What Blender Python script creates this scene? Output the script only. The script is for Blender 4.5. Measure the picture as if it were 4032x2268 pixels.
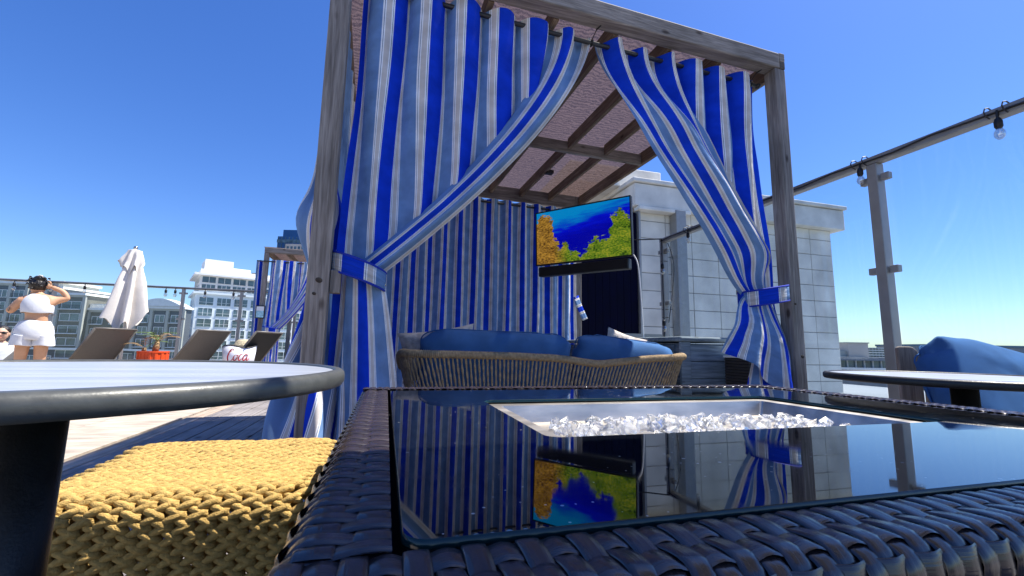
import bpy, math, random
from math import sin, cos, pi, radians, sqrt
from mathutils import Vector, Matrix, noise as mnoise

for o in list(bpy.data.objects): bpy.data.objects.remove(o)
scene = bpy.context.scene
COL = scene.collection
rnd = random.Random(7)

# ------------------------------------------------------------------ camera, sky, sun, exposure
EYE = Vector((0, 0, .74))
YAW, PITCH, ROLL = radians(15.9), radians(7.9), radians(1.05)
cam_data = bpy.data.cameras.new('camera'); cam = bpy.data.objects.new('camera', cam_data); COL.objects.link(cam)
fw = Vector((sin(YAW)*cos(PITCH), cos(YAW)*cos(PITCH), sin(PITCH)))
rt = Vector((cos(YAW), -sin(YAW), 0)); up = rt.cross(fw)
rt, up = rt*cos(ROLL)+up*sin(ROLL), -rt*sin(ROLL)+up*cos(ROLL)
m = Matrix((rt, up, -fw)).transposed().to_4x4(); m.translation = EYE
cam.matrix_world = m
cam_data.sensor_width = 36; cam_data.lens = 36*1705/4032
cam_data.clip_start = .02; cam_data.clip_end = 3000
scene.camera = cam
scene.render.resolution_x, scene.render.resolution_y = 1024, 576

SUN_EL, SUN_AZ = radians(63), radians(2)        # azimuth from +X towards +Y
world = bpy.data.worlds.new('World'); scene.world = world; world.use_nodes = True
nt = world.node_tree; bg = nt.nodes['Background']
sky = nt.nodes.new('ShaderNodeTexSky'); sky.sky_type = 'NISHITA'; sky.sun_disc = False
sky.sun_elevation = SUN_EL; sky.sun_rotation = pi/2 - SUN_AZ
sky.altitude = 0; sky.air_density = 1.0; sky.dust_density = .5; sky.ozone_density = 2.2
hs = nt.nodes.new('ShaderNodeHueSaturation'); hs.inputs['Saturation'].default_value = 1.27; hs.inputs['Hue'].default_value = .510
tint = nt.nodes.new('ShaderNodeMixRGB'); tint.blend_type = 'MULTIPLY'; tint.inputs[0].default_value = 1; tint.inputs[2].default_value = (.76,.89,1.10,1)
nt.links.new(sky.outputs[0], hs.inputs['Color']); nt.links.new(hs.outputs[0], tint.inputs[1]); nt.links.new(tint.outputs[0], bg.inputs[0]); bg.inputs[1].default_value = .09
sd = bpy.data.lights.new('sun', 'SUN'); sd.energy = 5.0; sd.angle = radians(.5); sd.color = (1, .95, .87)
sun = bpy.data.objects.new('sun', sd); COL.objects.link(sun)
sv = Vector((cos(SUN_EL)*cos(SUN_AZ), cos(SUN_EL)*sin(SUN_AZ), sin(SUN_EL)))
sun.rotation_euler = sv.to_track_quat('Z', 'Y').to_euler(); sun.location = sv*20
vs = scene.view_settings; vs.view_transform = 'Standard'; vs.look = 'None'; vs.exposure = 1.05; vs.gamma = 1
vs.use_curve_mapping = False
scene.render.engine = 'CYCLES'
scene.cycles.max_bounces = 10; scene.cycles.transparent_max_bounces = 24

# ------------------------------------------------------------------ materials
def P(mt): return mt.node_tree.nodes['Principled BSDF']
def newmat(name):
    mt = bpy.data.materials.new(name); mt.use_nodes = True; return mt
def mat(name, col, rough=.6, metal=0, var=.12, scale=8, bump=0, bscale=60, coord='Object', stretch=(1,1,1), spec=.5, trans=0, detail=4):
    mt = newmat(name); n = mt.node_tree; L = n.links.new; p = P(mt)
    tc = n.nodes.new('ShaderNodeTexCoord'); mp = n.nodes.new('ShaderNodeMapping'); mp.inputs['Scale'].default_value = stretch
    L(tc.outputs[coord], mp.inputs[0])
    if var:
        nz = n.nodes.new('ShaderNodeTexNoise'); nz.inputs['Scale'].default_value = scale; nz.inputs['Detail'].default_value = detail
        L(mp.outputs[0], nz.inputs['Vector'])
        cr = n.nodes.new('ShaderNodeValToRGB')
        cr.color_ramp.elements[0].position = .3; cr.color_ramp.elements[1].position = .7
        cr.color_ramp.elements[0].color = tuple(max(0, c*(1-var)) for c in col)+(1,)
        cr.color_ramp.elements[1].color = tuple(min(1, c*(1+var)) for c in col)+(1,)
        L(nz.outputs['Fac'], cr.inputs[0]); L(cr.outputs[0], p.inputs['Base Color'])
        ma = n.nodes.new('ShaderNodeMapRange'); ma.inputs[3].default_value = max(.02, rough*.8); ma.inputs[4].default_value = min(1, rough*1.2)
        L(nz.outputs['Fac'], ma.inputs[0]); L(ma.outputs[0], p.inputs['Roughness'])
    else:
        p.inputs['Base Color'].default_value = tuple(col)+(1,); p.inputs['Roughness'].default_value = rough
    p.inputs['Metallic'].default_value = metal; p.inputs['Specular IOR Level'].default_value = spec
    if bump:
        nb = n.nodes.new('ShaderNodeTexNoise'); nb.inputs['Scale'].default_value = bscale; nb.inputs['Detail'].default_value = 3
        L(mp.outputs[0], nb.inputs['Vector']); b = n.nodes.new('ShaderNodeBump'); b.inputs['Strength'].default_value = bump; b.inputs['Distance'].default_value = .01
        L(nb.outputs['Fac'], b.inputs['Height']); L(b.outputs[0], p.inputs['Normal'])
    return mt
def wood(name, c1, c2, axis, scale=1, rough=.75):
    "weathered timber, grain along axis 'x','y' or 'z', with knots"
    mt = newmat(name); n = mt.node_tree; L = n.links.new; p = P(mt)
    tc = n.nodes.new('ShaderNodeTexCoord'); mp = n.nodes.new('ShaderNodeMapping')
    s = [22*scale]*3; s['xyz'.index(axis)] = 1.1*scale; mp.inputs['Scale'].default_value = s
    L(tc.outputs['Object'], mp.inputs[0])
    nz = n.nodes.new('ShaderNodeTexNoise'); nz.inputs['Scale'].default_value = 2.2; nz.inputs['Detail'].default_value = 7; nz.inputs['Distortion'].default_value = .7
    L(mp.outputs[0], nz.inputs['Vector'])
    wv = n.nodes.new('ShaderNodeTexNoise'); wv.inputs['Scale'].default_value = 9; wv.inputs['Detail'].default_value = 3
    L(mp.outputs[0], wv.inputs['Vector'])
    big = n.nodes.new('ShaderNodeTexNoise'); big.inputs['Scale'].default_value = 2.5; L(tc.outputs['Object'], big.inputs['Vector'])
    mx = n.nodes.new('ShaderNodeMath'); mx.operation = 'MULTIPLY_ADD'; mx.inputs[1].default_value = .45
    L(wv.outputs['Fac'], mx.inputs[0]); 
    m2 = n.nodes.new('ShaderNodeMath'); m2.operation = 'MULTIPLY'; m2.inputs[1].default_value = .75; L(nz.outputs['Fac'], m2.inputs[0]); L(m2.outputs[0], mx.inputs[2])
    cr = n.nodes.new('ShaderNodeValToRGB'); e = cr.color_ramp.elements
    e[0].position = .36; e[0].color = tuple(c*.55 for c in c1)+(1,); e[1].position = .78; e[1].color = tuple(c2)+(1,)
    em = e.new(.55); em.color = tuple(c1)+(1,)
    L(mx.outputs[0], cr.inputs[0])
    hs = n.nodes.new('ShaderNodeHueSaturation'); mr = n.nodes.new('ShaderNodeMapRange'); mr.inputs[1].default_value=.3; mr.inputs[2].default_value=.7; mr.inputs[3].default_value = .75; mr.inputs[4].default_value = 1.2
    L(big.outputs['Fac'], mr.inputs[0]); L(mr.outputs[0], hs.inputs['Value']); L(cr.outputs[0], hs.inputs['Color'])
    vo = n.nodes.new('ShaderNodeTexVoronoi'); vo.inputs['Scale'].default_value = 1
    mk = n.nodes.new('ShaderNodeMapping'); ks = [7*scale]*3; ks['xyz'.index(axis)] = 3.2*scale; mk.inputs['Scale'].default_value = ks
    L(tc.outputs['Object'], mk.inputs[0]); L(mk.outputs[0], vo.inputs['Vector'])
    kr = n.nodes.new('ShaderNodeValToRGB'); kr.color_ramp.elements[0].position = .06; kr.color_ramp.elements[1].position = .13
    kr.color_ramp.elements[0].color = (.12,.08,.06,1); kr.color_ramp.elements[1].color = (1,1,1,1)
    L(vo.outputs['Distance'], kr.inputs[0])
    mm = n.nodes.new('ShaderNodeMixRGB'); mm.blend_type = 'MULTIPLY'; mm.inputs[0].default_value = .85
    L(hs.outputs[0], mm.inputs[1]); L(kr.outputs[0], mm.inputs[2]); L(mm.outputs[0], p.inputs['Base Color'])
    p.inputs['Roughness'].default_value = rough; p.inputs['Specular IOR Level'].default_value = .3
    b = n.nodes.new('ShaderNodeBump'); b.inputs['Strength'].default_value = .35; b.inputs['Distance'].default_value = .006
    L(mx.outputs[0], b.inputs['Height']); L(b.outputs[0], p.inputs['Normal'])
    return mt
def wickermat(name):
    "flat resin strip with fine ribs along its length; UV.x across the strip in metres"
    mt = newmat(name); n = mt.node_tree; L = n.links.new; p = P(mt)
    tc = n.nodes.new('ShaderNodeTexCoord'); mp = n.nodes.new('ShaderNodeMapping'); mp.inputs['Scale'].default_value = (520, 9, 1); L(tc.outputs['UV'], mp.inputs[0])
    nz_ = n.nodes.new('ShaderNodeTexNoise'); nz_.inputs['Scale'].default_value = 1; nz_.inputs['Detail'].default_value = 3; L(mp.outputs[0], nz_.inputs['Vector'])
    oi = n.nodes.new('ShaderNodeObjectInfo'); big = n.nodes.new('ShaderNodeTexNoise'); big.inputs['Scale'].default_value = 14; L(tc.outputs['Object'], big.inputs['Vector'])
    ad = n.nodes.new('ShaderNodeMath'); ad.operation = 'MULTIPLY_ADD'; ad.inputs[1].default_value = .45; L(oi.outputs['Random'], ad.inputs[0]); L(nz_.outputs['Fac'], ad.inputs[2])
    cr = n.nodes.new('ShaderNodeValToRGB'); e = cr.color_ramp.elements; e[0].position = .35; e[0].color = (.014,.011,.012,1); e[1].position = .95; e[1].color = (.04,.029,.029,1); L(ad.outputs[0], cr.inputs[0]); L(cr.outputs[0], p.inputs['Base Color'])
    mr = n.nodes.new('ShaderNodeMapRange'); p.inputs['IOR'].default_value = 1.65; mr.inputs[3].default_value = .14; mr.inputs[4].default_value = .30; L(big.outputs['Fac'], mr.inputs[0]); L(mr.outputs[0], p.inputs['Roughness'])
    b = n.nodes.new('ShaderNodeBump'); b.inputs['Strength'].default_value = .3; b.inputs['Distance'].default_value = .0012; L(nz_.outputs['Fac'], b.inputs['Height']); L(b.outputs[0], p.inputs['Normal']); return mt
def glassmat(name, tint, gloss=.06, rough=.02):
    "thin clear pane: see-through with a faint reflection"
    mt = newmat(name); n = mt.node_tree; L = n.links.new; n.nodes.remove(P(mt))
    tr = n.nodes.new('ShaderNodeBsdfTransparent'); tr.inputs[0].default_value = tuple(tint)+(1,)
    gl = n.nodes.new('ShaderNodeBsdfGlossy'); gl.inputs['Roughness'].default_value = rough
    lw = n.nodes.new('ShaderNodeLayerWeight'); lw.inputs[0].default_value = .5
    pw = n.nodes.new('ShaderNodeMath'); pw.operation = 'POWER'; pw.inputs[1].default_value = 5; L(lw.outputs['Facing'], pw.inputs[0])
    fr = n.nodes.new('ShaderNodeMath'); fr.operation = 'MULTIPLY_ADD'; fr.inputs[1].default_value = .55; fr.inputs[2].default_value = gloss*.5; L(pw.outputs[0], fr.inputs[0])
    mx = n.nodes.new('ShaderNodeMixShader'); L(fr.outputs[0], mx.inputs[0]); L(tr.outputs[0], mx.inputs[1]); L(gl.outputs[0], mx.inputs[2])
    L(mx.outputs[0], n.nodes['Material Output'].inputs[0]); return mt
def stripes(name):
    "awning cloth: royal, beige with white pinstripes, slate; UV.x in metres"
    mt = newmat(name); n = mt.node_tree; L = n.links.new; p = P(mt)
    uv = n.nodes.new('ShaderNodeTexCoord'); sx = n.nodes.new('ShaderNodeSeparateXYZ'); L(uv.outputs['UV'], sx.inputs[0])
    d = n.nodes.new('ShaderNodeMath'); d.operation = 'DIVIDE'; d.inputs[1].default_value = .25; L(sx.outputs[0], d.inputs[0])
    fr = n.nodes.new('ShaderNodeMath'); fr.operation = 'FRACT'; L(d.outputs[0], fr.inputs[0])
    cr = n.nodes.new('ShaderNodeValToRGB'); cr.color_ramp.interpolation = 'CONSTANT'
    R=(.005,.05,.60,1); S=(.165,.29,.53,1); B=(.62,.575,.54,1); Wt=(.88,.9,.92,1); K=(.05,.1,.25,1)
    stops=[(0,R),(.305,Wt),(.325,K),(.333,Wt),(.353,B),(.438,Wt),(.458,K),(.466,Wt),(.486,S),(.828,Wt),(.848,K),(.856,Wt),(.876,B),(.955,Wt),(.975,K),(.983,Wt)]
    e = cr.color_ramp.elements; e[0].position = 0; e[0].color = R; e[1].position = stops[1][0]; e[1].color = Wt
    for pos, c in stops[2:]: q = e.new(pos); q.color = c
    L(fr.outputs[0], cr.inputs[0])
    tc = n.nodes.new('ShaderNodeTexNoise'); tc.inputs['Scale'].default_value = 9; tc.inputs['Detail'].default_value = 5; L(uv.outputs['UV'], tc.inputs['Vector'])
    fine = n.nodes.new('ShaderNodeTexNoise'); fine.inputs['Scale'].default_value = 600; L(uv.outputs['UV'], fine.inputs['Vector'])
    mr = n.nodes.new('ShaderNodeMapRange'); mr.inputs[1].default_value=.3; mr.inputs[2].default_value=.7; mr.inputs[3].default_value=.78; mr.inputs[4].default_value=1.16; L(tc.outputs[0], mr.inputs[0])
    ad = n.nodes.new('ShaderNodeMath'); ad.operation='MULTIPLY'; m3 = n.nodes.new('ShaderNodeMapRange'); m3.inputs[3].default_value=.85; m3.inputs[4].default_value=1.15; L(fine.outputs[0], m3.inputs[0])
    L(mr.outputs[0], ad.inputs[0]); L(m3.outputs[0], ad.inputs[1])
    hs = n.nodes.new('ShaderNodeHueSaturation'); L(ad.outputs[0], hs.inputs['Value']); L(cr.outputs[0], hs.inputs['Color'])
    p.inputs['Roughness'].default_value = .85; p.inputs['Specular IOR Level'].default_value = .15; L(hs.outputs[0], p.inputs['Base Color'])
    b = n.nodes.new('ShaderNodeBump'); b.inputs['Strength'].default_value = .12; b.inputs['Distance'].default_value = .002; L(fine.outputs[0], b.inputs['Height'])
    wk = n.nodes.new('ShaderNodeTexNoise'); wk.inputs['Scale'].default_value = 7; wk.inputs['Detail'].default_value = 4; wk.inputs['Distortion'].default_value = 1.2; L(uv.outputs['UV'], wk.inputs['Vector'])
    b2 = n.nodes.new('ShaderNodeBump'); b2.inputs['Strength'].default_value = .55; b2.inputs['Distance'].default_value = .02; L(wk.outputs[0], b2.inputs['Height']); L(b.outputs[0], b2.inputs['Normal']); L(b2.outputs[0], p.inputs['Normal'])
    tl = n.nodes.new('ShaderNodeBsdfTranslucent'); L(hs.outputs[0], tl.inputs[0])
    mx = n.nodes.new('ShaderNodeMixShader'); mx.inputs[0].default_value = .16; L(p.outputs[0], mx.inputs[1]); L(tl.outputs[0], mx.inputs[2])
    L(mx.outputs[0], n.nodes['Material Output'].inputs[0]); return mt
def meshroof(name):
    "brown knitted shade cloth: some light comes through"
    mt = newmat(name); n = mt.node_tree; L = n.links.new; p = P(mt)
    tc = n.nodes.new('ShaderNodeTexCoord')
    wv = n.nodes.new('ShaderNodeTexWave'); wv.inputs['Scale'].default_value = 8.5; wv.inputs['Distortion'].default_value = 9; wv.inputs['Detail'].default_value = 3; wv.inputs['Detail Scale'].default_value = 1.6
    wv.bands_direction = 'Y'; L(tc.outputs['Object'], wv.inputs['Vector'])
    fine = n.nodes.new('ShaderNodeTexNoise'); fine.inputs['Scale'].default_value = 160; L(tc.outputs['Object'], fine.inputs['Vector'])
    mx0 = n.nodes.new('ShaderNodeMath'); mx0.operation = 'MULTIPLY_ADD'; mx0.inputs[1].default_value = .28; L(wv.outputs['Fac'], mx0.inputs[0]); L(fine.outputs[0], mx0.inputs[2])
    cr = n.nodes.new('ShaderNodeValToRGB'); cr.color_ramp.elements[0].position = .40; cr.color_ramp.elements[1].position = .85
    cr.color_ramp.elements[0].color = (.055,.035,.03,1); cr.color_ramp.elements[1].color = (.20,.135,.12,1); L(mx0.outputs[0], cr.inputs[0])
    L(cr.outputs[0], p.inputs['Base Color']); p.inputs['Roughness'].default_value = .9
    b = n.nodes.new('ShaderNodeBump'); b.inputs['Strength'].default_value = .5; b.inputs['Distance'].default_value = .02; L(wv.outputs['Fac'], b.inputs['Height']); L(b.outputs[0], p.inputs['Normal'])
    tl = n.nodes.new('ShaderNodeBsdfTranslucent'); L(cr.outputs[0], tl.inputs[0])
    mx = n.nodes.new('ShaderNodeMixShader'); mx.inputs[0].default_value = .35; L(p.outputs[0], mx.inputs[1]); L(tl.outputs[0], mx.inputs[2])
    tr = n.nodes.new('ShaderNodeBsdfTransparent'); m2 = n.nodes.new('ShaderNodeMixShader'); m2.inputs[0].default_value = .07
    L(mx.outputs[0], m2.inputs[1]); L(tr.outputs[0], m2.inputs[2]); L(m2.outputs[0], n.nodes['Material Output'].inputs[0]); return mt
def screenmat(name):
    "underwater reef film on a lit screen; UV 0-1"
    mt = newmat(name); n = mt.node_tree; L = n.links.new; n.nodes.remove(P(mt))
    def N(t, **k):
        q = n.nodes.new(t)
        for a, b in k.items(): setattr(q, a, b)
        return q
    def M(op, a, b=None, c=None):
        q = N('ShaderNodeMath', operation=op)
        for i, v in enumerate((a, b, c)):
            if v is None: continue
            if isinstance(v, (int, float)): q.inputs[i].default_value = v
            else: L(v, q.inputs[i])
        return q.outputs[0]
    tc = N('ShaderNodeTexCoord'); sp = N('ShaderNodeSeparateXYZ'); L(tc.outputs['UV'], sp.inputs[0]); u, v = sp.outputs[0], sp.outputs[1]
    def noise(sc, det=4, st=(1,1,1)):
        mp = N('ShaderNodeMapping'); mp.inputs['Scale'].default_value = st; L(tc.outputs['UV'], mp.inputs[0])
        q = N('ShaderNodeTexNoise'); q.inputs['Scale'].default_value = sc; q.inputs['Detail'].default_value = det; L(mp.outputs[0], q.inputs['Vector']); return q.outputs['Fac']
    # water: deep blue below, rippled cyan surface above, slanting to the right
    surf = M('ADD', M('SUBTRACT', v, M('MULTIPLY', u, .33)), M('MULTIPLY', M('SUBTRACT', noise(5, 6, (1, 4, 1)), .5), .45))
    wr = N('ShaderNodeValToRGB'); e = wr.color_ramp.elements
    e[0].position = .3; e[0].color = (.0,.0,.45,1); e[1].position = .72; e[1].color = (.0,.30,.75,1); q = e.new(.5); q.color = (.0,.005,.75,1); q = e.new(.58); q.color = (.0,.12,.70,1)
    L(surf, wr.inputs[0])
    # coral: low along the bottom, tall at both sides
    hr = N('ShaderNodeValToRGB'); e = hr.color_ramp.elements; hr.color_ramp.interpolation = 'EASE'
    hts = [(0,.80),(.09,.98),(.16,.86),(.21,.48),(.26,.24),(.31,.36),(.36,.30),(.40,.17),(.46,.20),(.50,.04),(.55,.14),(.60,.30),(.66,.40),(.72,.30),(.78,.36),(.84,.72),(.90,.80),(.95,.70),(1,.62)]
    e[0].position = 0; e[0].color = (hts[0][1],)*3+(1,); e[1].position = 1; e[1].color = (hts[-1][1],)*3+(1,)
    for p_, h_ in hts[1:-1]: q = e.new(p_); q.color = (h_,)*3+(1,)
    uw = M('ADD', u, M('MULTIPLY', M('SUBTRACT', noise(9, 3), .5), .14)); L(uw, hr.inputs[0])
    h = M('ADD', hr.outputs[0], M('ADD', M('MULTIPLY', M('SUBTRACT', noise(16, 4), .5), .38), M('MULTIPLY', M('SUBTRACT', noise(44, 3), .5), .30)))
    mask = N('ShaderNodeMapRange'); L(M('SUBTRACT', h, v), mask.inputs[0]); mask.inputs[1].default_value = -.012; mask.inputs[2].default_value = .012
    cc = N('ShaderNodeValToRGB'); e = cc.color_ramp.elements; e[0].position = .38; e[0].color = (.006,.035,.0,1); e[1].position = .72; e[1].color = (.62,.55,.04,1); q = e.new(.5); q.color = (.14,.26,.01,1)
    L(M('ADD', M('MULTIPLY', noise(46, 5), .6), M('MULTIPLY', noise(7, 3), .42)), cc.inputs[0])
    co = N('ShaderNodeValToRGB'); e = co.color_ramp.elements; e[0].position = .38; e[0].color = (.07,.025,.0,1); e[1].position = .7; e[1].color = (.85,.45,.06,1); L(M('ADD', M('MULTIPLY', noise(38, 5), .6), M('MULTIPLY', noise(6, 3), .42)), co.inputs[0])
    lr = N('ShaderNodeMapRange'); L(u, lr.inputs[0]); lr.inputs[1].default_value = .36; lr.inputs[2].default_value = .2
    mc = N('ShaderNodeMixRGB'); L(lr.outputs[0], mc.inputs[0]); L(cc.outputs[0], mc.inputs[1]); L(co.outputs[0], mc.inputs[2])
    mx = N('ShaderNodeMixRGB'); L(mask.outputs[0], mx.inputs[0]); L(wr.outputs[0], mx.inputs[1]); L(mc.outputs[0], mx.inputs[2])
    em = N('ShaderNodeEmission'); em.inputs[1].default_value = .33; L(mx.outputs[0], em.inputs[0])
    gl = N('ShaderNodeBsdfGlossy'); gl.inputs['Roughness'].default_value = .25; gl.inputs[0].default_value = (.03,.03,.03,1)
    ad = N('ShaderNodeAddShader'); L(em.outputs[0], ad.inputs[0]); L(gl.outputs[0], ad.inputs[1]); L(ad.outputs[0], n.nodes['Material Output'].inputs[0]); return mt

GREYW = ((.19,.165,.145), (.33,.295,.265))
M = dict(
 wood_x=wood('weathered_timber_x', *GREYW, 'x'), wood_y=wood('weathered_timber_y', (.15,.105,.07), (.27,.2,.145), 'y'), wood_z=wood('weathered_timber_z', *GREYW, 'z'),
 deck_board=wood('deck_board_wood', (.20,.18,.17), (.27,.245,.23), 'y', .6), paver=mat('wood_look_paver', (.40,.335,.265), .75, 0, .3, 3.5, .15, 30, stretch=(1,3,1)), edge_board=wood('edge_board_wood', (.36,.27,.2), (.52,.42,.33), 'y', .6),
 cloth=stripes('striped_awning_cloth'), royal=mat('royal_blue_piping', (.004,.025,.36), .8, 0, .1), roof=meshroof('brown_shade_mesh'), rod=mat('black_powder_coat', (.018,.018,.02), .4, 0, .2, 40),
 grommet=mat('bronze_grommet', (.05,.04,.035), .35, .8, .1), wicker=mat('dark_wicker', (.034,.023,.021), .3, 0, .45, 35, .5, 14, stretch=(1,1,1), spec=.6),
 wicker_in=mat('dark_wicker_core', (.012,.010,.010), .8, 0, 0), blackglass=mat('black_glass', (.003,.004,.006), .015, 0, 0, spec=.62), steel=mat('brushed_steel', (.60,.56,.50), .42, 1, .25, 25, .08, 80, stretch=(.3,1,1)),
 glass_edge=mat('glass_edge_teal', (.004,.02,.022), .15, 0, 0), rope=mat('mustard_rope', (.47,.31,.105), .95, 0, .3, 90, .5, 400, spec=.1), sofa_rope=mat('tan_rope', (.36,.27,.165), .9, 0, .3, 60, .4, 300, spec=.15),
 blue_fab=mat('blue_cushion_fabric', (.05,.125,.28), .95, 0, .15, 10, .15, 500, spec=.1), grey_fab=mat('cream_knit_fabric', (.5,.45,.41), .95, 0, .3, 25, .5, 90, spec=.1),
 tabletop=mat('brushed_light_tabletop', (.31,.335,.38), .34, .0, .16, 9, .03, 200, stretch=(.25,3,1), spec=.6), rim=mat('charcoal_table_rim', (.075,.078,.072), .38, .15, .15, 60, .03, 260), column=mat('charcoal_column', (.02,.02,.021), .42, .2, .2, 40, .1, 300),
 fence=mat('taupe_fence_metal', (.31,.30,.285), .42, .3, .08, 12), pane=glassmat('clear_fence_glass', (.93,.97,.98)), bulb=glassmat('clear_bulb_glass', (.9,.9,.88), .7, .08), black=mat('black_plastic', (.008,.008,.009), .5, 0, 0), zip=mat('black_nylon', (.01,.01,.01), .5, 0, 0),
 stone=mat('limestone_block', (.72,.68,.59), .85, 0, .22, 1.6, .3, 40, detail=9), grout=mat('mortar', (.27,.26,.24), .95, 0, .1), cornice=mat('precast_cornice', (.68,.66,.60), .85, 0, .18, 2.5, .15, 30, detail=8),
 navy=mat('shaded_navy_board', (.0015,.002,.014), .9, 0, .25, 4, spec=.1), boxwood=wood('blue_grey_box_wood', (.16,.21,.25), (.28,.35,.40), 'x', 1.2), boxshaded=wood('blue_grey_box_wood_shaded', (.085,.12,.155), (.17,.22,.27), 'y', 1.2), slate=mat('charcoal_rattan', (.05,.045,.042), .6, 0, .3, 30, .6, 60, stretch=(1,1,12)),  # navy board and box side: shade painted into both colours
 white=mat('white_plaster', (.86,.87,.86), .8, 0, .06, .3), offwhite=mat('white_trim', (.75,.74,.7), .8, 0, .08, 1), grey1=mat('apartment_grey', (.075,.084,.105), .85, 0, .12, .3), grey2=mat('apartment_taupe', (.14,.13,.105), .85, 0, .12, .3), cream=mat('apartment_cream', (.42,.41,.36), .85, 0, .1, .3), darkgrey=mat('roof_grey', (.16,.17,.18), .8, 0, .15, .2),
 win=mat('window_glass', (.07,.115,.135), .06, 0, .6, .35, spec=.7), rail=mat('balcony_rail', (.03,.03,.035), .5, .3, 0), tower=mat('blue_curtain_wall', (.015,.07,.17), .12, .3, .3, .05, spec=.8), beige=mat('beige_cladding', (.55,.47,.4), .8, 0, .1, .1),
 canvas=mat('ivory_umbrella_canvas', (.70,.66,.60), .9, 0, .07, 6, .2, 30), pole=mat('white_pole', (.75,.75,.73), .4, .1, .05), chrome=mat('brushed_finial', (.4,.39,.37), .25, 1, 0), sling=mat('charcoal_sling', (.14,.13,.118), .85, 0, .15, 80, .3, 400), slingf=mat('lounger_frame', (.13,.12,.11), .5, .2, .1), slingb=mat('black_sling', (.012,.013,.015), .8, 0, .2, 60),
 orange=mat('orange_planter', (.75,.075,.008), .5, 0, .1, 20), soil=mat('soil', (.05,.03,.02), 1, 0, .3), palm=mat('palm_green', (.10,.17,.05), .6, 0, .4, 14), palmdry=mat('dry_palm', (.28,.18,.08), .8, 0, .4, 14),
 skin=mat('skin', (.52,.29,.17), .5, 0, .1, 12, spec=.35), skin2=mat('skin_light', (.60,.37,.26), .5, 0, .1, 12, spec=.35), hair=mat('dark_hair', (.010,.007,.006), .45, 0, .5, 50, .8, 90, stretch=(1,1,.3)), tee=mat('white_cotton', (.62,.64,.67), .9, 0, .05, 14, .25, 18), ink=mat('tattoo', (.10,.07,.06), .6, 0, 0), lips=mat('lips', (.42,.14,.11), .45, 0, 0),
 red=mat('red_print', (.42,.005,.02), .5, 0, 0), tub=mat('white_tub', (.75,.76,.83), .4, 0, .04), straw=mat('straw', (.42,.36,.24), .9, 0, .4, 40, .6, 120), picture=mat('blue_notice_print', (.35,.62,.72), .3, 0, .45, 18), paper=mat('paper', (.8,.82,.82), .6, 0, 0), chairwood=wood('grey_chair_wood', (.25,.19,.15), (.38,.31,.26), 'z', 1), screen=screenmat('reef_film_screen'),
 asphalt=mat('city_ground', (.16,.16,.16), .9, 0, .3, .02), roofgrey=mat('flat_roof', (.19,.21,.235), .9, 0, .15, .3), cable=mat('white_cable', (.7,.7,.7), .4, 0, 0), knot=mat('timber_knot', (.03,.022,.018), .8, 0, .5, 60), darkwood=mat('end_grain', (.09,.075,.06), .9, 0, .4, 60))
def dustyglass(name):
    mt = newmat(name); n = mt.node_tree; L = n.links.new; p = P(mt); tc = n.nodes.new('ShaderNodeTexCoord')
    sp = n.nodes.new('ShaderNodeTexVoronoi'); sp.inputs['Scale'].default_value = 70; L(tc.outputs['Object'], sp.inputs['Vector'])
    nn = n.nodes.new('ShaderNodeTexNoise'); nn.inputs['Scale'].default_value = 6; nn.inputs['Detail'].default_value = 6; L(tc.outputs['Object'], nn.inputs['Vector'])
    th = n.nodes.new('ShaderNodeMapRange'); th.inputs[1].default_value = .40; th.inputs[2].default_value = .72; th.inputs[3].default_value = .0; th.inputs[4].default_value = .17; L(nn.outputs['Fac'], th.inputs[0])
    lt = n.nodes.new('ShaderNodeMath'); lt.operation = 'LESS_THAN'; L(sp.outputs['Distance'], lt.inputs[0]); L(th.outputs[0], lt.inputs[1])
    mx = n.nodes.new('ShaderNodeMixRGB'); mx.inputs[1].default_value = (.003,.004,.006,1); mx.inputs[2].default_value = (.42,.42,.4,1); L(lt.outputs[0], mx.inputs[0]); L(mx.outputs[0], p.inputs['Base Color'])
    sm = n.nodes.new('ShaderNodeTexNoise'); sm.inputs['Scale'].default_value = 9; sm.inputs['Detail'].default_value = 8; sm.inputs['Distortion'].default_value = 2; L(tc.outputs['Object'], sm.inputs['Vector'])
    mr = n.nodes.new('ShaderNodeMapRange'); mr.inputs[1].default_value = .45; mr.inputs[2].default_value = .8; mr.inputs[3].default_value = .012; mr.inputs[4].default_value = .10; L(sm.outputs['Fac'], mr.inputs[0]); L(mr.outputs[0], p.inputs['Roughness'])
    return mt
M['blackglass'] = dustyglass('dusty_black_glass'); P(M['blackglass']).inputs['IOR'].default_value = 2.1
M['wicker'] = wickermat('ribbed_wicker_strip')
M['ice'] = newmat('clear_fire_glass'); q = P(M['ice']); q.inputs['Base Color'].default_value = (.97,.98,.98,1); q.inputs['Roughness'].default_value = .05; q.inputs['Transmission Weight'].default_value = .8; q.inputs['IOR'].default_value = 1.5

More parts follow.
